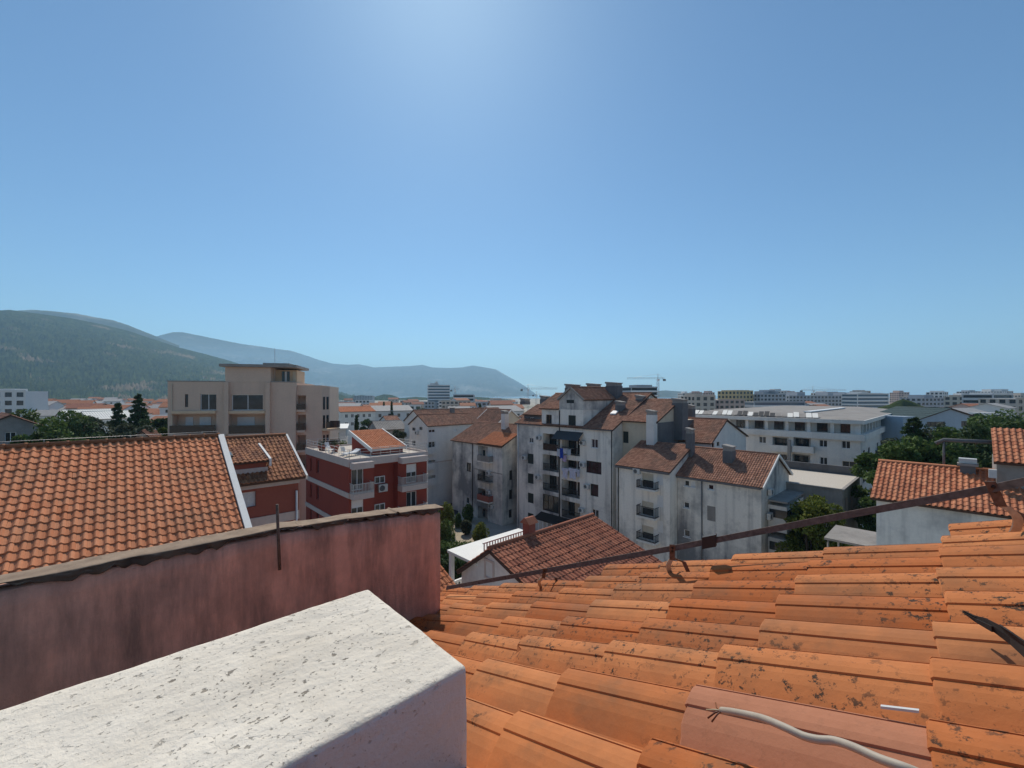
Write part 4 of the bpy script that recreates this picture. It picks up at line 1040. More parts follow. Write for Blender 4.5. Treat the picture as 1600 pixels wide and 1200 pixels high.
# ------------------------------------------------------------------ tall grey white block
T = Bld(G, 'apartment_building', 'tall weathered white apartment block with loggias, laundry and many chimneys', 'building', 43.6, 61.6, 28.7, 45.5, 15.8, 'grey_white')
T.gable('b', 20.1, M['tile_old'], oh=.35, pos=9.0)
for (x0, y0, x1, y1, fr) in ((826.6, 684, 833.4, 692, 'white_trim'), (916, 721, 939.7, 740, 'wood'), (922.5, 756.5, 934.8, 775.5, 'wood'), (923.8, 686, 934, 700, 'white_trim'), (924.7, 796, 935.3, 809.6, 'white_trim')):
    T.window('a', x0, y0, x1, y1, frame=fr, n=3 if x1 - x0 > 20 else 2, sill=fr == 'white_trim')
for (y0, y1) in ((709, 724.7), (740, 755.5), (770.6, 786), (802, 815)): T.window('a', 824.6, y0, 833.6, y1, 'shutter', 'shutter_dark', depth=.10)
for k, (x0, x1, ys) in enumerate(((848, 873, ((678, 704.5), (711, 736.5), (742.5, 768), (774, 800))), (877.5, 906, ((685, 711.5), (719, 743.5), (751, 777), (784, 811))))):
    for j, (y0, y1) in enumerate(ys):
        r = T.opening('a', T.rect('a', x0, y0, x1, y1), 1.5); s0, s1, z0, z1 = r
        if k == 0 and j == 3: T.window_r('a', (s0 + .02, s1 - .02, z0 + .02, z1 - .02), d=.12, n=3, frame='wood'); continue
        T.window_r('a', (s0 + .08, s0 + (s1 - s0) * .46, z0 + .02, z1 - .12), d=1.46, n=2, frame='wood'); T.window_r('a', (s0 + (s1 - s0) * .56, s1 - .08, z0 + .02, z1 - .12), d=1.46, n=2, frame='wood')
        mb = MB(); n = 22
        if j == 0 and k == 0: T.fb(mb, 'a', s0 + .02, s1 - .02, .06, .09, z0 + .05, z0 + .95)
        elif (k, j) == (1, 1): T.fb(mb, 'a', s0 + .01, s1 - .01, .02, .14, z0 + .002, z0 + .5)
        else:
            T.fb(mb, 'a', s0 + .01, s1 - .01, .05, .10, z0 + .95, z0 + 1.02); T.fb(mb, 'a', s0 + .01, s1 - .01, .05, .10, z0 + .08, z0 + .13)
            for i in range(n): c = s0 + .04 + (s1 - s0 - .08) * i / (n - 1); T.fb(mb, 'a', c - .017, c + .017, .06, .09, z0 + .13, z0 + .95)
        mb.build('loggia_railing', M['glass_rail' if (k, j) == (0, 0) else 'cream_wall' if (k, j) == (1, 1) else 'dark_metal'], T.root)
        if (k, j) in ((1, 3),):
            mb = MB(); T.fb(mb, 'a', s0 + .01, s0 + (s1 - s0) * .62, 1.38, 1.395, z0 + .01, z1 - .01); mb.build('loggia_screen', M['cream_wall'], T.root)
y_ = T.rect('a', 873, 640, 876, 800)
mb = MB(); mb.tube([(-.06, (y_[0] + y_[1]) / 2, 17.9), (-.06, (y_[0] + y_[1]) / 2, 3)], .07, 8); mb.build('downpipe', M['dark_metal'], T.root)
for pxx in (809.5, 955):
    y_ = T.rect('a', pxx, 640, pxx + 1, 800)[0]; mb = MB(); mb.tube([(-.06, y_, 15.6), (-.06, y_, 0)], .055, 8); mb.build('downpipe', M['metal_rail' if pxx < 850 else 'dark_metal'], T.root)
for q in ((0, T.rect('a', 912, 0, 913, 1)[0]), (T.rect('a', 846, 0, 847, 1)[0], T.B)): T.part('eave_board', 'dark_conc', [(-.33, q[0], 15.60, -.003, q[1], 15.78)])
T.finish(cap=False)
U = Bld(G, 'x', 'x', 'x', 43.6, 53.0, G.on_a(911, 0, 43.6)[0], G.on_a(846.5, 0, 43.6)[0], 18.05, 'grey_white', z0=15.81)
U.window('a', 853, 648, 862, 663, frame='wood_brown'); U.window('a', 888, 649, 899.6, 666, 'shutter', 'shutter_dark', depth=.1)
sy = G.on_a(874, 0, 43.6)[0] - U.b0
roof_plane(U.root, (-.3, sy + .01, 18.1), (0, 1, 0), (8, 0, 2.1), U.B - sy + .3, 8.3, M['tile_old'])
U.finish(); absorb(T, U)
V = Bld(G, 'x', 'x', 'x', 43.6, 53.5, G.on_a(911, 0, 43.6)[0] - .05, G.on_a(874, 0, 43.6)[0], 19.4, 'grey_stained', z0=18.055)
V.window('a', 885, 619.5, 897, 630, 'shutter', 'shutter_dark', depth=.1)
V.gable('a', 20.9, M['tile_old'], oh=.25, verge='concrete'); V.finish(); absorb(T, V)
Dm = Bld(G, 'x', 'x', 'x', 44.6, 48.5, G.on_a(846, 0, 44.6)[0] + .05, G.on_a(819, 0, 44.6)[0], 17.05, 'dark_conc', z0=15.9)
Dm.window('a', 828, 652, 834.5, 657); roof_plane(Dm.root, (-.3, -.1, 17.08), (0, 1, 0), (4, 0, 1.0), Dm.B + .2, 4.2, M['tile_old'], name='dormer_roof'); Dm.finish(); absorb(T, Dm)
R3 = Bld(G, 'x', 'x', 'x', 47.5, 56.0, 45.51, 48.6, 16.3, 'white_plaster', z0=0)
roof_plane(R3.root, (-.3, -4.0, 16.45), (0, 1, 0), (4.5, 0, 2.0), 7.4, 4.9, M['tile_old']); R3.finish(); absorb(T, R3)
for (x0, x1, y, a, zb, m) in ((883, 907, 600, 49.5, 19.6, 'dark_conc'), (917, 939, 599, 52, 19.5, 'dark_conc'), (946, 973, 597, 51.5, 17.5, 'dark_conc'), (963, 976, 626, 48.0, 17.0, 'dark_conc'), (994, 1008, 617, 51.0, 18.5, 'dark_conc'), (815, 826, 622, 52.0, 18.3, 'dark_conc'), (846, 858, 618, 51.5, 18.5, 'dark_conc')): chim(T, x0, x1, y, a, zb, 1.3, m)
chim(T, 785, 793, 641, 47.0, 11.0, .9, 'white_plaster')
mb = MB(); yy = G.on_a(960, 0, 47)[0] - T.b0; mb.hexa([(3.0, yy - .4, 17.45), (3.7, yy - .4, 17.8), (3.7, yy + .4, 17.8), (3.0, yy + .4, 17.45), (3.0, yy - .4, 17.6), (3.7, yy - .4, 17.95), (3.7, yy + .4, 17.95), (3.0, yy + .4, 17.6)]); mb.build('skylight', M['white_trim'], T.root)
# set-back wing with cream wall
T2 = Bld(G, 'x', 'x', 'x', 45.7, 58.0, 24.1, 28.69, 16.75, 'cream_wall')
T2.window('a', 970, 674, 982, 692, 'shutter', 'shutter_dark', depth=.1)
sv_ = Vector((6.0, 0, 2.55)); roof_plane(T2.root, (-.35, -.15, 16.8), (0, 1, 0), sv_, T2.B + .1, sv_.length * 1.06, M['tile_old'])
T2.mb.quad((0, 0, 16.75), (6.4, 0, 16.75), (6.4, 0, 19.3)); T2.finish(); absorb(T, T2)
T.part('gable_screen', 'dark_conc', [(2.15, -4.66, 14.0, 14.5, -4.615, 16.74)])
chim(T, 1010.5, 1026.5, 640, 45.2, 12.5, .9, 'white_plaster'); chim(T, 1051, 1074, 622, 50.6, 14.5, 1.6)
for (px, py, t) in ((820, 715, 'left of the top dark shutter'), (841, 745.5, 'right of the middle dark shutter'), (842.5, 684, 'right of the small top window'), (911, 726, 'left of the widest brown window'), (917.5, 760, 'left of the brown window'), (909.5, 797, 'by the lowest loggia'), (911, 692, 'by the awning')):
    air_conditioner(T, 'a', px, py, 'white air conditioner ' + t + ' of the tall white block')
# awning over the top loggia, laundry
q = T.rect('a', 866, 678, 907, 687, -.6); root = empty('awning', on_bld(T, 0, 0, 0), G.rot, 'dark grey sloping awning over the top loggia of the tall block', 'awning')
mb = MB(); mb.hexa([(-1.2, q[0], q[2]), (-.01, q[0], q[3] + .25), (-.01, q[1], q[3] + .25), (-1.2, q[1], q[2]), (-1.2, q[0], q[2] + .04), (-.01, q[0], q[3] + .29), (-.01, q[1], q[3] + .29), (-1.2, q[1], q[2] + .04)]); mb.build('cloth', M['awning'], root)
mb = MB()
for s_ in (q[0] + .1, q[1] - .1): mb.tube([(-1.15, s_, q[2]), (-.01, s_, q[2] - .5)], .025, 5)
mb.build('arm', M['dark_metal'], root)
def laundry(px0, px1, y0, y1, col, label, shirt=False, seed=0, out=-.55):
    r = T.rect('a', px0, y0, px1, y1, out); rg = random.Random(seed); n = 14; mb = MB(); W_ = r[1] - r[0]; Hh = r[3] - r[2]
    g = []
    for i in range(n + 1):
        row = []
        for j in range(9):
            t, v = i / n, j / 8; x = out + .05 * math.sin(t * 11 + seed) * v + .02 * math.sin(t * 29)
            zz = r[3] - Hh * v * (1 + .06 * math.sin(t * 7 + seed)) - .05 * math.sin(t * math.pi) * (1 - v)
            y = r[0] + W_ * t
            if shirt: c = r[0] + W_ / 2; y = c + (y - c) * (1.0 if v < .35 else .72)
            row.append((x, y, zz))
        g.append(row)
    for i in range(n):
        for j in range(8):
            mb.quad(g[i][j], g[i + 1][j], g[i + 1][j + 1], g[i][j + 1], sm=True)
    o = mb.build('laundry', simple('cloth_%d' % seed, col, .9, .1, var=.12), None); o.location = on_bld(T, 0, 0, 0); o.rotation_euler = (0, 0, G.rot)
    md = o.modifiers.new('thickness', 'SOLIDIFY'); md.thickness = .012
    tag(o, label, 'laundry', 'laundry on the tall block')
laundry(870.5, 874.5, 701, 713, (.62, .64, .72), 'pale towel at the end of the upper washing line', seed=1); laundry(875, 879.5, 700, 716, (.05, .10, .48), 'bright blue towel on the upper washing line', seed=2)
laundry(880, 885.5, 700.5, 709, (.66, .66, .70), 'small white cloth beside the blue towel on the upper washing line', seed=3); laundry(886, 892, 701.5, 711, (.55, .60, .66), 'pale blue cloth on the upper washing line', seed=4)
laundry(878.5, 885, 711, 721, (.55, .42, .60), 'lilac cloth hanging below the upper washing line', seed=5, out=-.35)
laundry(878, 888, 731, 747, (.66, .64, .74), 'white shirt hanging by the pipe on the lower washing line', True, 6); laundry(888.5, 901, 731.5, 748, (.68, .66, .76), 'wide white shirt on the lower washing line', True, 7); laundry(901.5, 905.5, 733, 745, (.62, .61, .70), 'narrow white cloth on the lower washing line', seed=8)
for (ya, xa0, xa1) in ((700, 869, 893), (730.5, 877, 906)):
    q = T.rect('a', xa0, ya, xa1, ya + 1, -.55); mb = MB(); mb.tube([(-.55, q[0], q[3] + .01), (-.55, q[1], q[3] + .01)], .012, 5)
    for s_ in (q[0], q[1]): mb.tube([(-.55, s_, q[3] + .01), (-.005, s_, q[3] + .01)], .015, 5)
    mb.build('washing_line', M['metal_rail'], T.root)
# ground floor porch
q = T.rect('a', 838, 813, 888, 822, -1.0)
mb = MB(); mb.hexa([(-1.6, q[0], q[2] + .5), (-.01, q[0], q[3] + .3), (-.01, q[1], q[3] + .3), (-1.6, q[1], q[2] + .5), (-1.6, q[0], q[2] + .62), (-.01, q[0], q[3] + .42), (-.01, q[1], q[3] + .42), (-1.6, q[1], q[2] + .62)]); po = mb.build('porch_roof', M['wood'], T.root)
mb = MB()
for i in range(8): y_ = q[0] + .1 + (q[1] - q[0] - .2) * i / 7; mb.box(-1.55, y_ - .05, 0, -1.45, y_ + .05, q[2] + .49)
mb.build('porch_post', M['white_trim'], po)

# ------------------------------------------------------------------ middle stepped block
Mi = Bld(G, 'apartment_building', 'stepped white apartment block with small iron balconies joined to the tall one', 'building', 40.5, 45.65, 20.0, 26.2, 12.2, 'grey_white')
sv_ = Vector((5.5, 0, 2.3)); roof_plane(Mi.root, (-.35, -.2, 12.25), (0, 1, 0), sv_, Mi.B + .15, sv_.length, M['tile_old'], w=.23, l=.34)
Mi.mb.quad((0, 0, 12.2), (Mi.A, 0, 12.2), (Mi.A, 0, 14.35))
for (yf, yt) in ((764, 754), (808, 794), (846, 836)):
    Mi.balcony('a', 994, 1023, yf, yt - 2, .9, 'bars', 'white_plaster', 'dark_metal'); Mi.window('a', 1003, yf - 24, 1021, yf, 'halfblind', n=1, frame='cream_wall')
for yy in (749, 783, 823): Mi.window('a', 1027, yy - 9, 1036, yy + 9, 'shutter', 'shutter_white', depth=.06)
Mi.part('eave_board', 'dark_conc', [(-.33, 0, 11.95, -.003, Mi.B, 12.18)])
mb = MB(); mb.tube([(-.06, Mi.B - .25, 12), (-.06, Mi.B - .25, 0)], .06, 8); mb.build('downpipe', M['dark_metal'], Mi.root)
Mi.finish(cap=False); air_conditioner(Mi, 'a', 996, 736, 'white air conditioner under the eaves of the stepped block with iron balconies')
chim(Mi, 1072, 1085, 668, 45.2, 12.5, .9)
# right block with its own gable
Rb = Bld(G, 'apartment_building', 'grey stained block with small windows, red tile roof and white verge', 'building', 42.1, 51.0, 12.2, 19.96, 11.75, 'grey_stained')
Rb.gable('b', 14.05, M['tile_old'], oh=.35, w=.23, l=.34, verge='verge_white', pos=4.5)
for (x0, y0, x1, y1, k) in ((1069, 750.5, 1077, 760, 'casement'), (1078.5, 751.5, 1086, 761.5, 'curtain'), (1106, 757, 1115, 765.5, 'casement'), (1068, 784.5, 1077, 794, 'casement'), (1068.5, 828, 1078, 839, 'casement')): Rb.window('a', x0, y0, x1, y1, k, n=1, sill=True)
Rb.window('a', 1105, 791, 1118, 814, 'shutter', 'concrete', depth=.06)
mb = MB(); y_ = Rb.rect('a', 1096, 0, 1097, 1)[0]; mb.tube([(-.06, y_, 11.6), (-.06, y_, 0)], .06, 8); mb.build('downpipe', M['dark_conc'], Rb.root)
Rb.part('eave_board', 'dark_conc', [(-.33, 0, 11.5, -.003, Rb.B, 11.73)])
chim(Rb, 1129, 1150, 694, 45.0, 12.4, 1.0)
for (z0, z1, m) in ((10.3, 11.3, 0), (7.4, 9.8, 1), (4.4, 6.8, 1), (1.4, 3.8, 1)):
    Rb.part('enclosed_balcony', 'white_plaster' if m else 'concrete', [(2.0, -1.5, z0, 8.0, -.003, z1)] if m else [(1.8, -1.6, 10.15, 8.2, -.003, 10.3)])
    if m: mb = MB(); mb.box(1.98, -1.52, z1 - 1.1, 8.02, -1.2, z1 - .35); mb.box(1.97, -1.45, z1 - 1.1, 2.2, -.1, z1 - .35); mb.build('balcony_glazing', M['glass'], Rb.root)
Rb.finish(cap=False)
air_conditioner(Rb, 'b', 1202, 768, 'white air conditioner at the gable end of the grey stained block'); air_conditioner(Rb, 'b', 1200, 806, 'white air conditioner low on the gable end of the grey stained block')
K = Bld(G, 'apartment_building', 'rear white gable with faded tile roof behind the stepped blocks', 'building', 51.3, 63.2, 20.2, 30, 14.3, 'white_plaster')
K.gable('b', 16.75, M['tile_old'], oh=.35, pos=4.6)
for (x0, y0, x1, y1) in ((1112, 692, 1116, 699), (1120, 690, 1124, 697), (1135, 662, 1138, 670)): K.window('b', x0, y0, x1, y1, n=1, frame='wood')
chim(K, 1075, 1086, 632, 60, 15, 1.2); K.finish()

# ------------------------------------------------------------------ long white flat-roofed block
E = Bld(G, 'apartment_building', 'long white flat-roofed block with strip windows and patched roof sheets', 'building', 77.4, 138, 9.7, 34, 16.2, 'white_plaster')
E.opening('a', (.3, E.B - .3, 14.35, 15.75), 1.4); E.opening('b', (.3, E.A - .5, 14.35, 15.75), 1.2)
for i in range(9):
    y = 1.0 + i * 2.9
    E.part('pillar', 'white_plaster', [(.02, y - .22 - .6, 14.351, .3, y + .22 - .6, 15.749)]); E.window_r('a', (y + .2, y + 1.5, 14.38, 15.7), d=1.36, n=2, frame='dark_metal')
for i in range(18): E.part('pillar', 'white_plaster', [(2 + i * 3.3, .02, 14.351, 2.5 + i * 3.3, .3, 15.749)]); E.window_r('b', (3.2 + i * 3.3, 4.6 + i * 3.3, 14.38, 15.65), d=1.16, n=1, frame='dark_metal')
E.part('cornice', 'white_plaster', [(-.5, -.5, 15.8, -.003, E.B, 16.35), (-.003, -.5, 15.8, E.A, -.003, 16.35), (-.5, -.5, 13.4, -.003, E.B, 14.33), (-.003, -.5, 13.4, E.A, -.003, 14.33)])
for (x0, y0, x1, y1) in ((1280, 687.5, 1293, 698.5), (1315, 689, 1329, 701), (1186, 682, 1197, 692.5), (1281, 714.5, 1293, 726)): E.window('a', x0, y0, x1, y1, n=2)
E.window('a', 1316, 721, 1338, 739, n=2, frame='cream_wall'); E.window('a', 1160, 682, 1166, 690, n=1)
for (yt, yf, x0, x1) in ((683, 697, 1207, 1232), (683.5, 698.5, 1240, 1267), (709, 725, 1207, 1232), (710, 727, 1238, 1266)):
    E.opening('a', E.rect('a', x0, yt, x1, yf), 1.4); E.balcony('a', x0 - 3, x1 + 4, yf + 7, yf - 1, .9, 'solid', 'white_plaster', 'white_plaster'); E.window('a', x0 + 4, yt + 2, x1 - 3, yf, d=1.36, n=3, frame='dark_metal')
mb = MB(); y_ = E.rect('a', 1234.5, 0, 1236, 1)[0]; mb.box(-1.2, y_ - .2, 0, -.9, y_ + .2, 13); mb.build('pier', M['concrete'], E.root)
for i in range(10):
    if i % 3 != 2: E.window_r('b', (2 + i * 5, 4 + i * 5, 10.2, 11.8), n=2, frame='dark_metal'); E.window_r('b', (2 + i * 5, 4 + i * 5, 7, 8.6), n=2, frame='dark_metal')
    if i % 2 == 0 and i < 8: E.balcony_r('b', (5.2 + i * 5, 8.5 + i * 5, 9.8, 10.7), 1.0, 'solid', 'white_plaster', 'dark_metal')
# low pitched sheet roof, with panels lifted along the front
mb = MB(); mb.quad((-.3, -.3, 16.36), (60, -.3, 16.36), (60, 8, 17.0), (9, 8, 17.0)); mb.quad((-.3, -.3, 16.36), (9, 8, 17.0), (9, E.B, 17.0), (-.3, E.B, 16.36)); mb.quad((9, 8, 17.0), (60, 8, 17.0), (60, E.B, 17.0), (9, E.B, 17.0)); mb.build('roof', M['concrete'], E.root)
mb = MB(); mb.box(8, 7.6, 17.03, 40, 8.6, 17.2); mb.build('roof_flashing', M['white_trim'], E.root)
rg = random.Random(3)
for i in range(34):
    y = 5.0 + i * .83; x = .1; m = M['black'] if 6 < i < 15 and rg.random() < .75 else M['stone_white'] if rg.random() < .6 else M['concrete']; lift = rg.uniform(.08, .4)
    mb = MB(); mb.hexa([(x, y, 16.42 + lift * .3), (x, y + .72, 16.42 + lift * .3), (x + 2.2, y + .72 + .5, 16.85 + lift), (x + 2.2, y + .5, 16.85 + lift), (x, y, 16.46 + lift * .3), (x, y + .72, 16.46 + lift * .3), (x + 2.2, y + .72 + .5, 16.89 + lift), (x + 2.2, y + .5, 16.89 + lift)]); mb.build('roof_sheet', m, E.root)
E.finish()
An = Bld(G, 'building', 'low flat-roofed concrete annex in front of the long white block', 'building', 50.0, 60.0, 7.6, 20.0, 10.95, 'concrete')
An.part('roof_edge', 'concrete', [(-.15, -.15, 10.953, An.A + .1, .1, 11.08), (-.15, .1, 10.953, .1, An.B, 11.08)]); An.part('back_wall', 'dark_conc', [(An.A - .2, .1, 10.953, An.A + .1, An.B, 11.9)])
An.part('roof_gravel', 'terrace', [(.1, .1, 10.955, An.A - .2, An.B, 10.99)])
for i in range(3): An.window_r('b', (1 + i * 3, 2.6 + i * 3, 8, 10), 'shutter', 'concrete')
An.finish()

# ------------------------------------------------------------------ house with terrace in the middle
Hh = Bld(G, 'house', 'white gabled house with dark red tile roof, brick chimney and white terrace canopy', 'house', 11.0, 17.8, 9.0, 15.0, 12.2, 'white_plaster')
Hh.gable('a', 13.62, M['tile_house'], oh=.22, w=.205, l=.33, h=.045, prof=PROF, pos=4.0)
r = Hh.rect('a', 759.5, 878, 770, 902); Hh.window_r('a', r, frame='white_trim', n=1, sill=False)
mb = MB(); s0, s1, z0, z1 = r
for q in ((s0 - .1, s0 - .002, z0 - .1, z1 + .1), (s1 + .002, s1 + .1, z0 - .1, z1 + .1), (s0, s1, z1 + .002, z1 + .1), (s0, s1, z0 - .1, z0 - .002)): Hh.fb(mb, 'a', q[0], q[1], -.03, -.003, q[2], q[3])
mb.build('window_surround', M['band'], Hh.root)
# brick chimney with little tiled hat
cx_, cy_ = 2.35, 4.15
ch_ = Hh.part('chimney', 'brick_red', [(cx_ - .20, cy_ - .20, 13.0, cx_ + .20, cy_ + .20, 14.30)])
mb = MB(); mb.hexa([(cx_ - .3, cy_ - .3, 14.302), (cx_ + .3, cy_ - .3, 14.302), (cx_ + .3, cy_ + .3, 14.302), (cx_ - .3, cy_ + .3, 14.302), (cx_ - .28, cy_ - .05, 14.55), (cx_ + .28, cy_ - .05, 14.55), (cx_ + .28, cy_ + .05, 14.55), (cx_ - .28, cy_ + .05, 14.55)]); mb.build('chimney_hat', M['tile_house'], ch_)
# canopy, posts and balustrades of the terrace behind
Hh.part('canopy', 'stone_white', [(-.05, 4.9, 12.78, 4.5, 7.05, 12.90)])
for (x, y) in ((.1, 6.9), (4.3, 6.9)): Hh.part('canopy_post', 'white_trim', [(x - .09, y - .09, 9.5, x + .09, y + .09, 12.779)])
mb = MB(); mb.box(.05, 6.85, 11.35, 4.3, 6.95, 11.45); mb.box(.05, 6.86, 10.55, 4.3, 6.94, 10.62); mb.box(0, 6.1, 11.35, .1, 6.8, 11.45)
for i in range(22): mb.box(.2 + i * .19, 6.87, 10.62, .27 + i * .19, 6.93, 11.35)
for i in range(5): mb.box(.02, 6.12 + i * .16, 10.5, .08, 6.18 + i * .16, 11.35)
mb.build('balustrade', M['white_trim'], Hh.root)
mb = MB(); yb_ = 5.6
mb.box(.9, yb_, 13.30, 3.5, yb_ + .06, 13.36); mb.box(.9, yb_, 12.902, 3.5, yb_ + .06, 12.96)
for i in range(16): mb.box(.95 + i * .165, yb_ + .01, 12.96, 1.0 + i * .165, yb_ + .05, 13.30)
mb.build('roof_balustrade', M['metal_rail'], Hh.root)
Hh.part('terrace_floor', 'terrace', [(-.1, 6.01, 9.4, 4.5, 7.05, 9.6)]); Hh.finish()
# lower tiled roof just past the end of the pink wall
Ql = empty('house', G.w(3.5, 9.6, 0), G.rot, 'lower orange tiled roof just past the end of the pink wall', 'house')
mb = MB(); mb.box(.2, .3, -.2, 5.8, 4.6, 10.9); mb.build('wall', M['white_plaster'], Ql)
roof_plane(Ql, (0, 0, 11.05), (1, 0, 0), (0, 4.8, 2.07), 6.0, 5.23, M['tile_orange'], .205, .33, .045, PROF)

# ------------------------------------------------------------------ right hand house with roll tiles
Rh = Bld(G, 'house', 'house with salmon roll tile roof and grey wall at the right', 'house', 29.3, 35.4, -6.0, 3.03, 14.6, M['grey_white'])
Rh.gable('b', 16.0, M['tile_right'], oh=.35, w=.21, l=.33, h=.055, prof=PROF, pos=2.9)
Rh.finish(cap=False)
Ru = Bld(G, 'x', 'x', 'x', 31.0, 35.0, -6.0, G.on_a(1557, 0, 31.0)[0], 16.75, 'concrete', z0=14.7)
roof_plane(Ru.root, (-.4, -.2, 16.8), (0, 1, 0), (2.8, 0, 1.45), Ru.B + .3, 3.15, M['tile_right'], .21, .33, .055, PROF); Ru.finish(); absorb(Rh, Ru)
chy = G.on_a(1512, 0, 32.0)[0] - Rh.b0; c_ = Rh.chimney(2.7, chy, .5, .55, 15.3, 16.35, 'dark_conc', 'flat')
Rh.part('chimney_top', 'ac', [(2.45, chy - .32, 16.48, 2.95, chy + .32, 16.72)], c_)
aY = G.on_a(1551, 0, 30.8)[0] - Rh.b0; Rh.part('water_tank', 'ac', [(1.35, aY - .13, 16.0, 1.62, aY + .13, 16.4)])
mb = MB(); y1_ = G.on_a(1475, 0, 33)[0] - Rh.b0; y0_ = G.on_a(1558, 0, 33)[0] - Rh.b0; yl_ = G.on_a(1462, 0, 33)[0] - Rh.b0; zz = H - (686 - HY) / F * 23.2
mb.tube([(3.4, yl_, zz - .22), (3.4, y1_, zz), (3.4, y0_, zz + .02)], .10, 8); mb.tube([(3.4, y1_, zz), (3.4, y1_, 15.7)], .05, 8); mb.build('flue_pipe', M['dark_conc'], Rh.root)
# ------------------------------------------------------------------ plants near the houses
def tr(name, label, px, Y, ytop, wpx, mat, kind='round', leaves=3000, leaf=.25, seed=1, group=None, z0=0.0, low=.25, cat='tree', clumps=None):
    p = at(px, HY, Y); h = H - (ytop - HY) / F * Y - z0
    return tree(name, label, cat, (p.x, p.y, z0), h, wpx / 2 / F * Y, mat, kind, leaves, leaf, seed, group, low=low, clumps=clumps)
tr('broadleaf_tree', 'yellow green leafy tree beside the grey stained block and annex', 1272, 36, 752, 96, 'leaf_yellow', leaves=11000, leaf=.17, seed=3, low=.22, clumps=44)
tr('broadleaf_tree', 'dark leafy tree tight against the gable of the grey stained block', 1243, 40.0, 768, 42, 'leaf_dark', leaves=5000, leaf=.18, seed=4, low=.2)
tr('conifer_tree', 'tall dark conifer behind the salmon tiled house', 1428, 44, 652, 110, 'leaf_dark', 'conifer', 16000, .24, 5, low=.2, clumps=90)
for k, (px, Y, yt, wd, m, t) in enumerate(((1380, 42, 684, 60, 'leaf', 'at the corner of the long white block'), (1402, 38, 690, 66, 'leaf', 'left of the tall conifer'), (1462, 42, 664, 84, 'leaf', 'right of the tall conifer'), (1500, 48, 662, 90, 'leaf_dark', 'under the flue pipe'), (1535, 42, 660, 96, 'leaf_dark', 'behind the pale chimney top'), (1580, 46, 645, 96, 'leaf', 'behind the upper salmon roof'), (1625, 44, 640, 90, 'leaf_dark', 'past the upper salmon roof'), (1440, 54, 672, 76, 'leaf_olive', 'in front of the blue grey house'), (1555, 60, 652, 90, 'leaf', 'beside the dark green gable roof'), (1480, 36, 690, 80, 'leaf_dark', 'low behind the salmon ridge'))):
    tr('broadleaf_tree', 'dense broadleaf tree ' + t, px, Y, yt - 20, wd * 1.3, m, leaves=10000, leaf=.25, seed=20 + k, group='trees behind the right hand house', low=.12, clumps=46)
# left grove
tr('conifer_tree', 'tall dark conifer beside the beige apartment block', 216, 80, 617, 70, 'leaf_dark', 'conifer', 12000, .42, 6, low=.1)
tr('conifer_tree', 'shorter dark conifer left of the tallest one by the beige block', 184, 84, 630, 52, 'leaf_dark', 'conifer', 8000, .42, 7, low=.1)
for k, (px, Y, yt, wd, m) in enumerate(((62, 62, 640, 66, 'leaf'), (98, 70, 643, 66, 'leaf'), (45, 48, 664, 66, 'leaf'), (85, 50, 658, 76, 'leaf'), (122, 58, 656, 66, 'leaf_dark'), (152, 64, 654, 66, 'leaf_olive'), (185, 68, 656, 62, 'leaf_olive'), (212, 64, 658, 44, 'leaf_olive'), (255, 60, 672, 36, 'leaf_yellow'), (248, 76, 640, 44, 'leaf_dark'), (128, 84, 636, 40, 'leaf_dark'), (70, 44, 676, 60, 'leaf_dark'), (120, 46, 674, 70, 'leaf'), (165, 50, 672, 60, 'leaf_dark'), (20, 52, 676, 44, 'leaf'))):
    tr('broadleaf_tree', {'leaf': 'round mid green tree in the grove beyond the bright orange roof', 'leaf_dark': 'round dark green tree in the grove beyond the bright orange roof', 'leaf_olive': 'greyish olive tree in the grove beyond the bright orange roof', 'leaf_yellow': 'small yellow green tree at the foot of the beige block'}[m], px, Y, yt - 12, wd * 1.25, m, leaves=6500, leaf=.32, seed=40 + k, group='trees beyond the orange roof', low=.10, clumps=36)
# by the footpath
for k, (px, Y, yt, wd, m, t) in enumerate(((731, 66, 788, 20, 'leaf', 'small rounded tree at the wall of the low grey block'), (752, 56.5, 817, 30, 'leaf_yellow', 'clipped bright green bush beside the sandy path'), (716, 63, 803, 12, 'leaf', 'little bush at the edge of the sandy path'), (728, 60, 812, 18, 'leaf_olive', 'dry low shrub on the bank above the path'), (697, 60, 786, 28, 'leaf_yellow', 'yellow green bush behind the end of the pink wall'), (697, 52, 812, 34, 'leaf', 'dense bush below the end of the pink wall'))):
    tr('bush', t, px, Y, yt, wd, m, 'bush', 2600, .16, 60 + k, cat='bush', clumps=12)
rng = np.random.default_rng(3)
for k, (pa, pb, Y, yt) in enumerate(((686, 756, 46.5, 850), (686, 735, 38, 872))):
    A0, B0 = at(pa, HY, Y), at(pb, HY, Y); hz = H - (yt - HY) / F * Y
    P = np.stack([rng.uniform(A0.x, B0.x, 5000), rng.uniform(Y - .8, Y + .8, 5000), rng.uniform(0, 1, 5000) ** .5 * hz + rng.normal(0, .12, 5000)], 1)
    root = empty('hedge', (0, 0, 0), 0, 'thick green hedge ' + ('beside the sandy path' if k == 0 else 'under the white terrace canopy'), 'hedge')
    link('foliage', leaf_mesh('foliage', P, .17, M['leaf' if k == 0 else 'leaf_dark'], rng), root)
    mb = MB(); 
    for i in range(8): x = A0.x + (B0.x - A0.x) * (i + .5) / 8; mb.tube([(x, Y, -.1), (x + .1, Y, hz * .7)], [.06, .03], 5)
    mb.build('stem', M['bark'], root)
mb = MB(); p0, p1 = on_ground(706, 840), on_ground(710, 838)
rf = empty('gate_frame', (0, 0, 0), 0, 'dark iron frame standing beside the sandy path', 'frame')
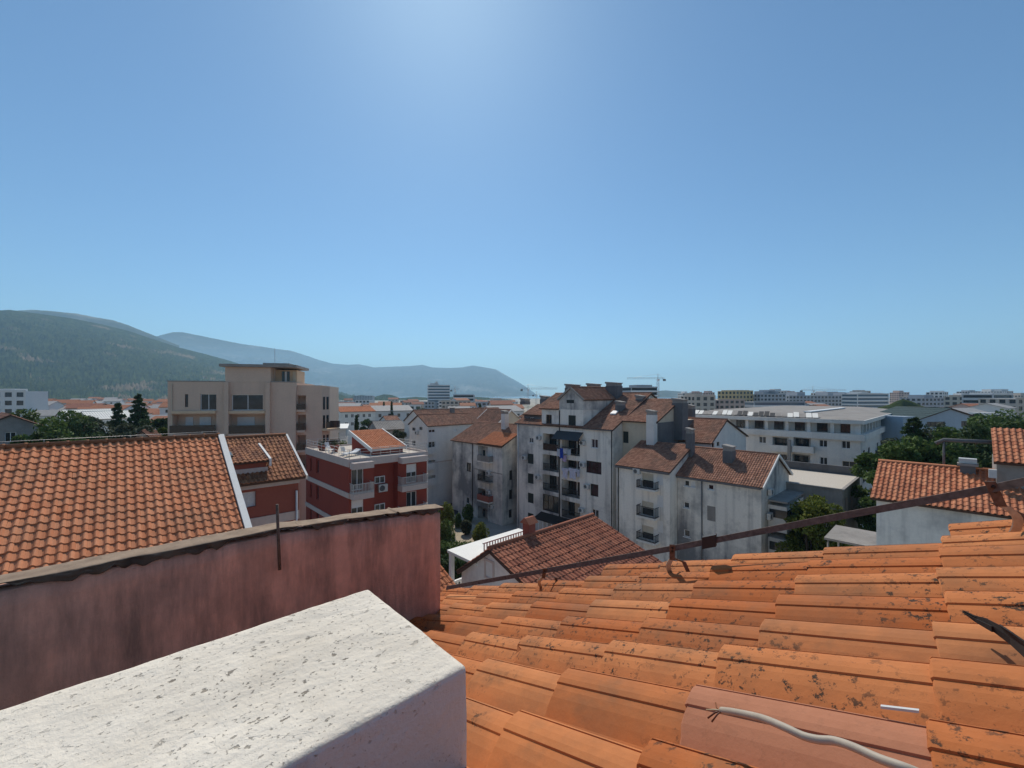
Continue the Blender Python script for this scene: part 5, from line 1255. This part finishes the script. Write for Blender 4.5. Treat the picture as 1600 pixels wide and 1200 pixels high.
mb = MB(); q0, q1 = on_ground(706, 846), on_ground(711, 838); mb.tube([q0, q0 + Vector((0, 0, 1.9))], .05, 6); mb.tube([q1, q1 + Vector((0, 0, 1.9))], .05, 6); mb.tube([q0 + Vector((0, 0, 1.9)), q1 + Vector((0, 0, 1.9))], .04, 6); mb.build('frame', M['dark_metal'], rf)
# carport roof under the yellow green tree
cp_ = empty('carport', at(1340, HY, 30) * Vector((1, 1, 0)), G.rot, 'low carport with pale roof edge beside the salmon tiled house', 'carport')
zc = H - (838 - HY) / F * 30
mb = MB(); mb.box(-2.0, -1.4, zc - .15, 2.2, 1.6, zc); mb.build('roof', M['concrete'], cp_)
for (x, y) in ((-1.8, -1.2), (2.0, -1.2), (-1.8, 1.4), (2.0, 1.4)): mb = MB(); mb.tube([(x, y, 0), (x, y, zc - .15)], .06, 6); mb.build('post', M['concrete'], cp_)

# ------------------------------------------------------------------ other middle distance buildings
fr0 = Frame(60)
def simple_house(fr, name, label, px, Y, wpx, yeave, yridge, wall, roof, axis='a', depth=8.0, group=None, wins=2, z0=-.3, tilew=.4):
    p = at(px, HY, Y); a, b = fr.ab(p.x, p.y); Wd = wpx / F * Y
    ze = H - (yeave - HY) / F * Y; zr = H - (yridge - HY) / F * Y
    h = Bld(fr, name, label, 'house', a, a + Wd, b, b + depth, ze, wall, group=group, z0=z0)
    h.gable(axis, max(zr, ze + .8), roof, oh=.4, w=tilew, l=tilew * 1.4, h=.08)
    for i in range(wins):
        c = Wd * (i + 1) / (wins + 1); h.window_r('b', (c - .5, c + .5, ze - 2.1, ze - .8), n=2); h.window_r('b', (c - .5, c + .5, ze - 5, ze - 3.7), n=2)
        c = depth * (i + 1) / (wins + 1); h.window_r('a', (c - .5, c + .5, ze - 2.1, ze - .8), n=2)
    h.finish(); return h
simple_house(Frame(35), 'house', 'grey gable house with tiled roof in front of the grove', -30, 55, 60, 668, 651, 'concrete', M['tile_old'], 'b', 10, wins=1)
simple_house(Frame(60), 'house', 'small house with ridge roof and a tiny attic window beyond the orange roof', 205, 62, 26, 688, 675, 'beige', M['tile_old'], 'b', 6, wins=1)
simple_house(Frame(55), 'house', 'long pale house with pinkish hipped roof beyond the dark red block', 532, 150, 54, 644, 637, 'white_plaster', M['tile_orange'], 'a', 14, wins=5)
simple_house(Frame(60), 'house', 'low tan roofed shed beside the white house', 590, 98, 45, 672, 661, 'concrete', M['concrete'], 'a', 10, wins=1)
simple_house(Frame(58), 'house', 'reddish roofed house between the cypress and the white house', 606, 112, 20, 660, 652, 'white_plaster', M['tile_old'], 'a', 8)
simple_house(Frame(46.9), 'house', 'white house with a pink roof just left of the tall white block', 768, 105, 26, 655, 648, 'white_plaster', M['tile_orange'], 'a', 9)
simple_house(Frame(46.9), 'house', 'small house with brown roof and green wall left of the tall white block', 755, 96, 22, 668, 660, 'cream_wall', M['tile_old'], 'a', 7)
hall = Bld(Frame(70), 'hall', 'long low white hall with flat pale roof beyond the dark red block', 'hall', -27.0, -3, 106, 122, 11.9, 'white_plaster')
hall.part('roof', 'stone_white', [(-.4, -.4, 11.903, hall.A + .4, hall.B + .4, 12.2)])
for i in range(7): hall.window_r('b', (1.5 + i * 3, 3.5 + i * 3, 8.5, 10.5), n=2)
hall.finish()
for k, (px, Y, yt, w_) in enumerate(((100, 132, 645, 45), (133, 124, 648, 34))):
    p = at(px, HY, Y); fr = Frame(110); a, b = fr.ab(p.x, p.y); ze = H - (yt + 6 - HY) / F * Y
    s = Bld(fr, 'hall', ('long' if k == 0 else 'shorter') + ' warehouse with white sheet roof behind the grove', 'hall', a, a + 6, b - 2, b + 11, ze, 'white_plaster')
    s.gable('b', ze + 2, M['stone_white'], w=.6, l=1.0, h=.05); s.finish()
for k, (px, Y, yt, wd) in enumerate(((525, 92, 640, 8), (557, 84, 650, 9), (600, 170, 628, 6), (612, 165, 627, 6), (750, 130, 632, 14), (738, 135, 640, 9), (522, 110, 642, 12))):
    tr('cypress_tree', 'dark slender cypress among the far houses', px, Y, yt, wd, 'leaf_dark', 'cypress', 1500, .4, 80 + k, group='cypresses among the far houses')
for k, (px, Y, yt, wd, m) in enumerate(((620, 90, 662, 34, 'leaf_olive'), (540, 80, 672, 44, 'leaf'), (575, 120, 640, 34, 'leaf_dark'), (620, 140, 643, 26, 'leaf_dark'), (648, 150, 645, 22, 'leaf'), (775, 120, 668, 16, 'leaf'), (640, 96, 656, 24, 'leaf_olive'), (588, 200, 631, 30, 'leaf_dark'), (660, 210, 634, 26, 'leaf_dark'), (540, 210, 634, 40, 'leaf_dark'), (700, 190, 640, 30, 'leaf_dark'), (1260, 150, 640, 24, 'leaf_dark'), (1240, 160, 642, 18, 'leaf_dark'))):
    tr('broadleaf_tree', 'rounded dark tree among the far houses', px, Y, yt, wd, m, leaves=2200, leaf=.42, seed=100 + k, group='round trees among the far houses', low=.1)
# house with dark green roof behind the grove
gm = simple('dark_green_sheet', (0.045, 0.075, 0.07), .6, var=.2); M['blue_render'] = plaster('blue_render', (0.40, 0.46, 0.52), (0.25, 0.28, 0.32), .3)
p = at(1437, HY, 76); a, b = G.ab(p.x, p.y)
gh = Bld(Frame(80), 'house', 'wide blue grey house with flat dark green gable roof behind the grove', 'house', *(lambda q: (q[0], q[0] + 13.5, q[1], q[1] + 9))(Frame(80).ab(p.x, p.y)), 15.6, 'blue_render')
gh.gable('b', 17.4, gm, oh=.6, w=.6, l=1.2, h=.04); gh.window('b', 1448, 659, 1477, 667, n=4, frame='wood'); gh.window('b', 1502, 658, 1516, 667, n=2, frame='wood'); gh.finish()
bs = Bld(Frame(80), 'building', 'narrow plain blue rendered block beside the conifer', 'building', *(lambda q: (q[0], q[0] + 2.6, q[1], q[1] + 5))(Frame(80).ab(*at(1411, HY, 73).xy)), 16.2, 'blue_render'); bs.finish()

# ------------------------------------------------------------------ far skyline
FRN = [Frame(80), Frame(70), Frame(90), Frame(60)]
def tower_block(name, label, px0, px1, ytop, Y, wall, floors, fr=0, depth=14, glass='glass', cols=None, style='windows', group=None, top=None, z0=-.3):
    f = FRN[fr]; p = at(px0, HY, Y); a, b = f.ab(p.x, p.y); Wd = (px1 - px0) / F * Y / max(.3, f.e1[0] * 1.0)
    zt = H - (ytop - HY) / F * Y; fl = zt / max(1, round(zt / 3.1))
    t = Bld(f, name, label, 'building', a, a + Wd, b, b + depth, zt, wall, group=group, z0=z0)
    n = cols or max(3, int(Wd / 3.2)); pane = MB(); slab = MB()
    lo = max(0, round(zt / fl) - floors)
    for k in range(lo, round(zt / fl)):
        zb = k * fl + .9; ztp = k * fl + fl - .45
        for face, S, m in (('b', Wd, n), ('a', depth, max(2, int(depth / 3.5)))):
            if style == 'bands': t.opening(face, (.3, S - .3, zb, ztp), .8, False); t.fb(pane, face, .3, S - .3, .75, .78, zb, ztp); t.fb(slab, face, -.2, S + .2, -.7, -.004, k * fl - .1, k * fl + .8) if face == 'b' else None
            else:
                for i in range(m):
                    c = S * (i + .5) / m; hw = min(S / m * .32, 1.1); t.opening(face, (c - hw, c + hw, zb, ztp), .3, False); t.fb(pane, face, c - hw, c + hw, .26, .29, zb, ztp)
    pane.build('window_panes', M[glass], t.root, 'stuff')
    if slab.v: slab.build('balcony_bands', M['white_trim'], t.root, 'stuff')
    if top:
        for (x0, x1, h_) in top: t.part('roof_house', wall, [(Wd * x0, 2, zt + .003, Wd * x1, depth - 2, zt + h_)])
    t.part('parapet', wall, [(-.1, -.1, zt + .003, Wd + .1, .25, zt + .5)])
    t.finish(); return t
M['far_beige'] = plaster('far_beige', (0.52, 0.45, 0.38), (0.4, 0.34, 0.3), .2); M['far_yellow'] = plaster('far_yellow', (0.55, 0.42, 0.22), (0.4, 0.3, 0.18), .2)
M['far_grey'] = plaster('far_grey', (0.40, 0.41, 0.43), (0.3, 0.3, 0.32), .2); M['far_white'] = plaster('far_white', (0.66, 0.65, 0.63), (0.5, 0.5, 0.5), .2); M['far_pink'] = plaster('far_pink', (0.55, 0.40, 0.34), (0.4, 0.3, 0.27), .2)
tower_block('apartment_building', 'grey cream hotel block of five storeys behind the stepped blocks', 1086, 1121, 619, 230, 'far_beige', 6, 0, top=((.1, .4, 1.5),))
tower_block('apartment_building', 'pinkish hotel block with dark flat roof line', 1124, 1168, 625, 240, 'far_pink', 5, 0)
tower_block('apartment_building', 'ochre yellow block standing above the pinkish hotel', 1150, 1184, 611, 330, 'far_yellow', 8, 1, depth=18, top=((.1, .9, .8),))
tower_block('apartment_building', 'stepped grey white hotel with rooftop rooms', 1188, 1233, 616, 330, 'far_grey', 7, 0, top=((.2, .8, 2.4), (.4, .65, 3.5)))
tower_block('apartment_building', 'glass fronted blue office block below the stepped hotel', 1178, 1258, 628, 280, 'far_grey', 5, 2, glass='blue_glass', style='bands')
tower_block('apartment_building', 'very long unfinished concrete hotel with a crane above it', 1233, 1338, 618.5, 380, 'far_grey', 8, 2, depth=20, top=((.14, .26, 3.5), (.6, .68, 3.5), (.85, .95, 3.0)))
tower_block('apartment_building', 'rounded hotel with white balcony bands at the end of the skyline', 1340, 1398, 615.5, 340, 'far_white', 8, 0, style='bands', glass='blue_glass', top=((.1, .9, .8), (.2, .4, 1.8)))
tower_block('apartment_building', 'wide grey block with three rooftop masts behind the grove', 1440, 1505, 622, 300, 'far_grey', 6, 0, top=((.15, .42, 2.3),))
tower_block('apartment_building', 'beige block with pinkish top behind the grove', 1521, 1549, 619.5, 260, 'far_beige', 6, 1, top=((.1, .9, 1.0),))
tower_block('apartment_building', 'stepped white terrace hotel with dark glass bands at the right', 1552, 1592, 616, 230, 'far_white', 7, 0, style='bands', top=((.15, .9, 1.0),))
tower_block('apartment_building', 'tan apartment block standing behind the far right trees', 1590, 1640, 623, 190, 'far_beige', 6, 0)
tower_block('apartment_building', 'small pale flat-roofed villa with porch behind the far right trees', 1572, 1588, 646, 110, 'far_white', 2, 0, depth=8)
tower_block('tower_building', 'tall glass hotel tower with white edges in front of the mountains', 668, 702, 602, 430, 'far_white', 13, 0, depth=20, glass='blue_glass', style='bands', top=((.1, .5, 2.2), (.35, .45, 4.0)))
tower_block('apartment_building', 'pale hotel with tan roof right of the glass tower', 690, 735, 627, 330, 'far_beige', 5, 0)
tower_block('apartment_building', 'unfinished concrete frame beside the glass tower', 708, 740, 617, 420, 'far_grey', 6, 2, glass='black', style='bands')
tower_block('apartment_building', 'grey apartment block left of the tall white block', 745, 775, 629, 300, 'far_grey', 4, 0)
tower_block('apartment_building', 'cream stepped block near the cape', 770, 800, 626, 320, 'far_beige', 5, 1, top=((.1, .5, 1.8),))
tower_block('apartment_building', 'dark unfinished tower behind the roof chimneys', 986, 1030, 605, 300, 'far_grey', 9, 0, glass='black', style='bands', depth=16, top=((.25, .85, 1.8),))
tower_block('apartment_building', 'pale seven storey block at the left below the hill', -90, 18, 611, 150, 'far_white', 7, 0, depth=9, top=((.1, .8, .9),))
tower_block('apartment_building', 'white block with grey shutters left of the glass tower', 628, 656, 634, 230, 'far_white', 4, 1)
tower_block('apartment_building', 'low wide hazy hotel on the headland', 552, 582, 618.5, 900, 'far_grey', 4, 2)

rg = random.Random(77)
for k in range(23):
    x0 = 1062 + k * 24 + rg.uniform(-8, 8); wd = rg.uniform(9, 24); Y = rg.uniform(420, 620); m = rg.choice(('far_white', 'far_beige', 'far_grey', 'far_pink'))
    tower_block('apartment_building', {'far_white': 'white', 'far_beige': 'sand coloured', 'far_grey': 'grey', 'far_pink': 'pinkish'}[m] + ' mid-rise block in the farthest row of the skyline', x0, x0 + wd, rg.uniform(611, 623), Y, m, 5, rg.randrange(3), group='farthest skyline blocks', top=((rg.uniform(.1, .3), rg.uniform(.5, .8), rg.uniform(1, 3)),))
for k in range(8):
    x0 = 520 + k * 34 + rg.uniform(-8, 8); wd = rg.uniform(12, 26); Y = rg.uniform(300, 560); m = rg.choice(('far_white', 'far_beige', 'far_grey'))
    tower_block('apartment_building', {'far_white': 'white', 'far_beige': 'sand coloured', 'far_grey': 'grey'}[m] + ' mid-rise block below the mountains', x0, x0 + wd, rg.uniform(624, 632), Y, m, 4, rg.randrange(3), group='blocks below the mountains')
def town_house(px, Y, wpx, ytop, wall, roof, label, group, ang):
    p = at(px, HY, Y); fr = Frame(ang); a, b = fr.ab(p.x, p.y); Wd = wpx / F * Y; ze = max(4.5, H - (ytop - HY) / F * Y - 1.8); D_ = Wd * .8
    root = empty('house', fr.w(a, b, 0), fr.rot, label, 'house', group)
    mb = MB(); mb.box(0, 0, -.3, Wd, D_, ze); mb.quad((0, 0, ze), (0, D_, ze), (0, D_ / 2, ze + 1.8)); mb.quad((Wd, 0, ze), (Wd, D_, ze), (Wd, D_ / 2, ze + 1.8)); mb.build('wall', M[wall], root)
    mb = MB(); s_ = 3.6 / D_
    for sg in (0, 1):
        y0, y1 = (-.5, D_ / 2) if sg == 0 else (D_ + .5, D_ / 2)
        zz = ze - .5 * s_
        mb.hexa([(-.4, y0, zz), (Wd + .4, y0, zz), (Wd + .4, y1, ze + 1.8), (-.4, y1, ze + 1.8), (-.4, y0, zz + .22), (Wd + .4, y0, zz + .22), (Wd + .4, y1, ze + 2.02), (-.4, y1, ze + 2.02)])
    mb.build('roof', M[roof], root)
    mb = MB(); n = max(2, int(Wd / 3.5))
    for k in range(int(ze // 3)):
        for i in range(n):
            c = Wd * (i + .5) / n; z = ze - 2.4 - k * 3; mb.box(c - .55, -.06, z, c + .55, -.003, z + 1.3)
        for i in range(2): c = D_ * (i + .5) / 2; z = ze - 2.4 - k * 3; mb.box(-.06, c - .5, z, -.003, c + .5, z + 1.3)
    mb.build('window_panes', M['glass'], root, 'stuff')
M['roof_a'] = simple('far_orange_roof', (0.42, 0.16, 0.08), .85, var=.4, scale=1.5); M['roof_b'] = simple('far_red_roof', (0.34, 0.13, 0.08), .85, var=.4, scale=1.5); M['roof_c'] = simple('far_grey_roof', (0.40, 0.38, 0.36), .8, var=.3, scale=1.5)
rg = random.Random(21)
KIND = (('far_white', 'roof_a', 'small white house with orange roof in the far town'), ('far_beige', 'roof_b', 'small beige house with dull red roof in the far town'), ('far_pink', 'roof_a', 'small pinkish house with orange roof in the far town'), ('far_white', 'roof_c', 'small white house with pale grey roof in the far town'))
spots = []
for (x0, x1, y0, y1, n) in ((40, 262, 622, 645, 90), (-80, 40, 626, 640, 12), (520, 660, 630, 642, 20), (690, 800, 632, 650, 26), (1180, 1330, 634, 640, 10), (1420, 1600, 630, 642, 12)):
    for i in range(n):
        t = (i + rg.random()) / n; Y = 150 + 450 * rg.random() ** 1.3
        ytop = HY + (H - rg.uniform(9, 17)) / Y * F
        spots.append((x0 + (x1 - x0) * ((i * .618) % 1.0), Y, ytop))
for (px, Y, yt) in spots:
    k = rg.choices((0, 1, 2, 3), (5, 3, 2, 5))[0]; wd = rg.uniform(9, 15) / Y * F
    town_house(px, Y, wd, yt, KIND[k][0], KIND[k][1], KIND[k][2], KIND[k][2] + 's', rg.uniform(50, 85))

def crane(px, Y, ytop, ybase, pj0, pj1, label, yj=None):
    p = at(px, HY, Y); zt = H - (ytop - HY) / F * Y; root = empty('tower_crane', (p.x, p.y, 0), 0, label, 'crane'); s_ = Y / F
    mb = MB(); w_ = .9
    for sx in (-w_, w_):
        for sy in (-w_, w_): mb.tube([(sx, sy, 0), (sx, sy, zt)], .13, 4)
    z = 0
    while z < zt - 3: mb.tube([(-w_, -w_, z), (w_, -w_, z + 3)], .09, 4); mb.tube([(w_, -w_, z), (w_, w_, z + 3)], .09, 4); z += 3
    mb.build('mast', M['far_grey'], root)
    x0, x1 = (pj0 - px) * s_, (pj1 - px) * s_; mb = MB()
    for yy, zz in ((-.6, 0), (.6, 0), (0, 1.3)): mb.tube([(x0, yy, zt + zz), (x1, yy, zt + zz)], .12, 4)
    n = int(abs(x1 - x0) / 2.5)
    for i in range(n): a, c = x0 + (x1 - x0) * i / n, x0 + (x1 - x0) * (i + .5) / n; mb.tube([(a, -.6, zt), (c, 0, zt + 1.3)], .12, 4)
    mb.build('jib', M['far_grey'], root)
    mb = MB(); e = x0 if abs(x0) < abs(x1) else x1; mb.box(e - 1.2, -.8, zt - 2.2, e + 1.2, .8, zt - .1); mb.build('counterweight', M['dark_conc'], root)
    mb = MB(); mb.box(-1.0, -2.2, zt - 2.2, 1.0, -.95, zt - .2); mb.build('cab', M['white_trim'], root)
    mb = MB(); mb.tube([(0, 0, zt), (0, 0, zt + 5)], .25, 4); mb.tube([(0, 0, zt + 5), (x0 * .8, 0, zt + 1.3)], .08, 4); mb.tube([(0, 0, zt + 5), (x1 * .7, 0, zt + 1.3)], .08, 4); mb.build('apex', M['metal_rail'], root)
crane(825, 450, 608, 640, 815, 871, 'thin tower crane with long jib by the cape'); crane(1028, 420, 592, 620, 980, 1038, 'tall tower crane over the dark unfinished tower')
crane(1270, 520, 610, 620, 1252, 1322, 'tower crane over the very long unfinished hotel'); crane(711, 520, 609, 620, 705, 718, 'short jibbed tower crane right of the glass tower'); crane(838, 600, 617, 622, 833, 846, 'small far tower crane beside the tall block chimneys')

def car(px, py, col, rz, label):
    g = on_ground(px, py); root = empty('parked_car', g, rz, label, 'car', 'cars parked beyond the orange roof')
    m = simple('car_paint', col, .25, .5, var=.05)
    prof = [(-2.1, .35), (-2.15, .75), (-1.9, .95), (-1.1, 1.0), (-.5, 1.42), (.9, 1.45), (1.6, 1.0), (2.1, .9), (2.15, .4)]
    mb = MB(); n = len(prof)
    for i in range(n): p, q = prof[i], prof[(i + 1) % n]; mb.quad((p[0], -.85, p[1]), (q[0], -.85, q[1]), (q[0], .85, q[1]), (p[0], .85, p[1]))
    mb.quad(*[(p[0], -.85, p[1]) for p in prof]); mb.quad(*[(p[0], .85, p[1]) for p in prof]); mb.build('body', m, root)
    mb = MB()
    for s_ in (-.86, .86): mb.quad((-.95, s_, 1.02), (-.48, s_, 1.36), (.85, s_, 1.39), (1.35, s_, 1.02))
    mb.build('window', M['glass'], root, fix=False)
    for x in (-1.35, 1.35):
        for s_ in (-.8, .8): mb = MB(); mb.tube([(x, s_ - .1, .33), (x, s_ + .1, .33)], .33, 12); mb.build('wheel', M['black'], root)
car(187, 679, (.75, .76, .78), .3, 'white car parked beyond the orange roof'); car(212, 674, (.5, .52, .55), .4, 'silver car parked near the conifers'); car(178, 684, (.72, .74, .76), .2, 'second white car parked closer to the orange ridge')

# ------------------------------------------------------------------ haze over land and sea
mb = MB(); mb.box(-13500, -13500, -1.2, 13500, 13500, 760)
hz = mb.build('haze', None); q = bpy.data.materials.new('haze'); q.use_nodes = True; q.node_tree.nodes.clear()
o_ = q.node_tree.nodes.new('ShaderNodeOutputMaterial'); v_ = q.node_tree.nodes.new('ShaderNodeVolumePrincipled')
v_.inputs['Color'].default_value = (0.48, 0.77, 1.0, 1); v_.inputs['Density'].default_value = 1.25e-4; v_.inputs['Anisotropy'].default_value = 0.25
q.node_tree.links.new(v_.outputs[0], o_.inputs['Volume']); hz.data.materials.append(q)
tag(hz, 'thin blue summer haze over the town and the mountains', 'haze', kind='stuff')
SC.cycles.volume_bounces = 2
SC.cycles.max_bounces = 6
SC.cycles.diffuse_bounces = 5
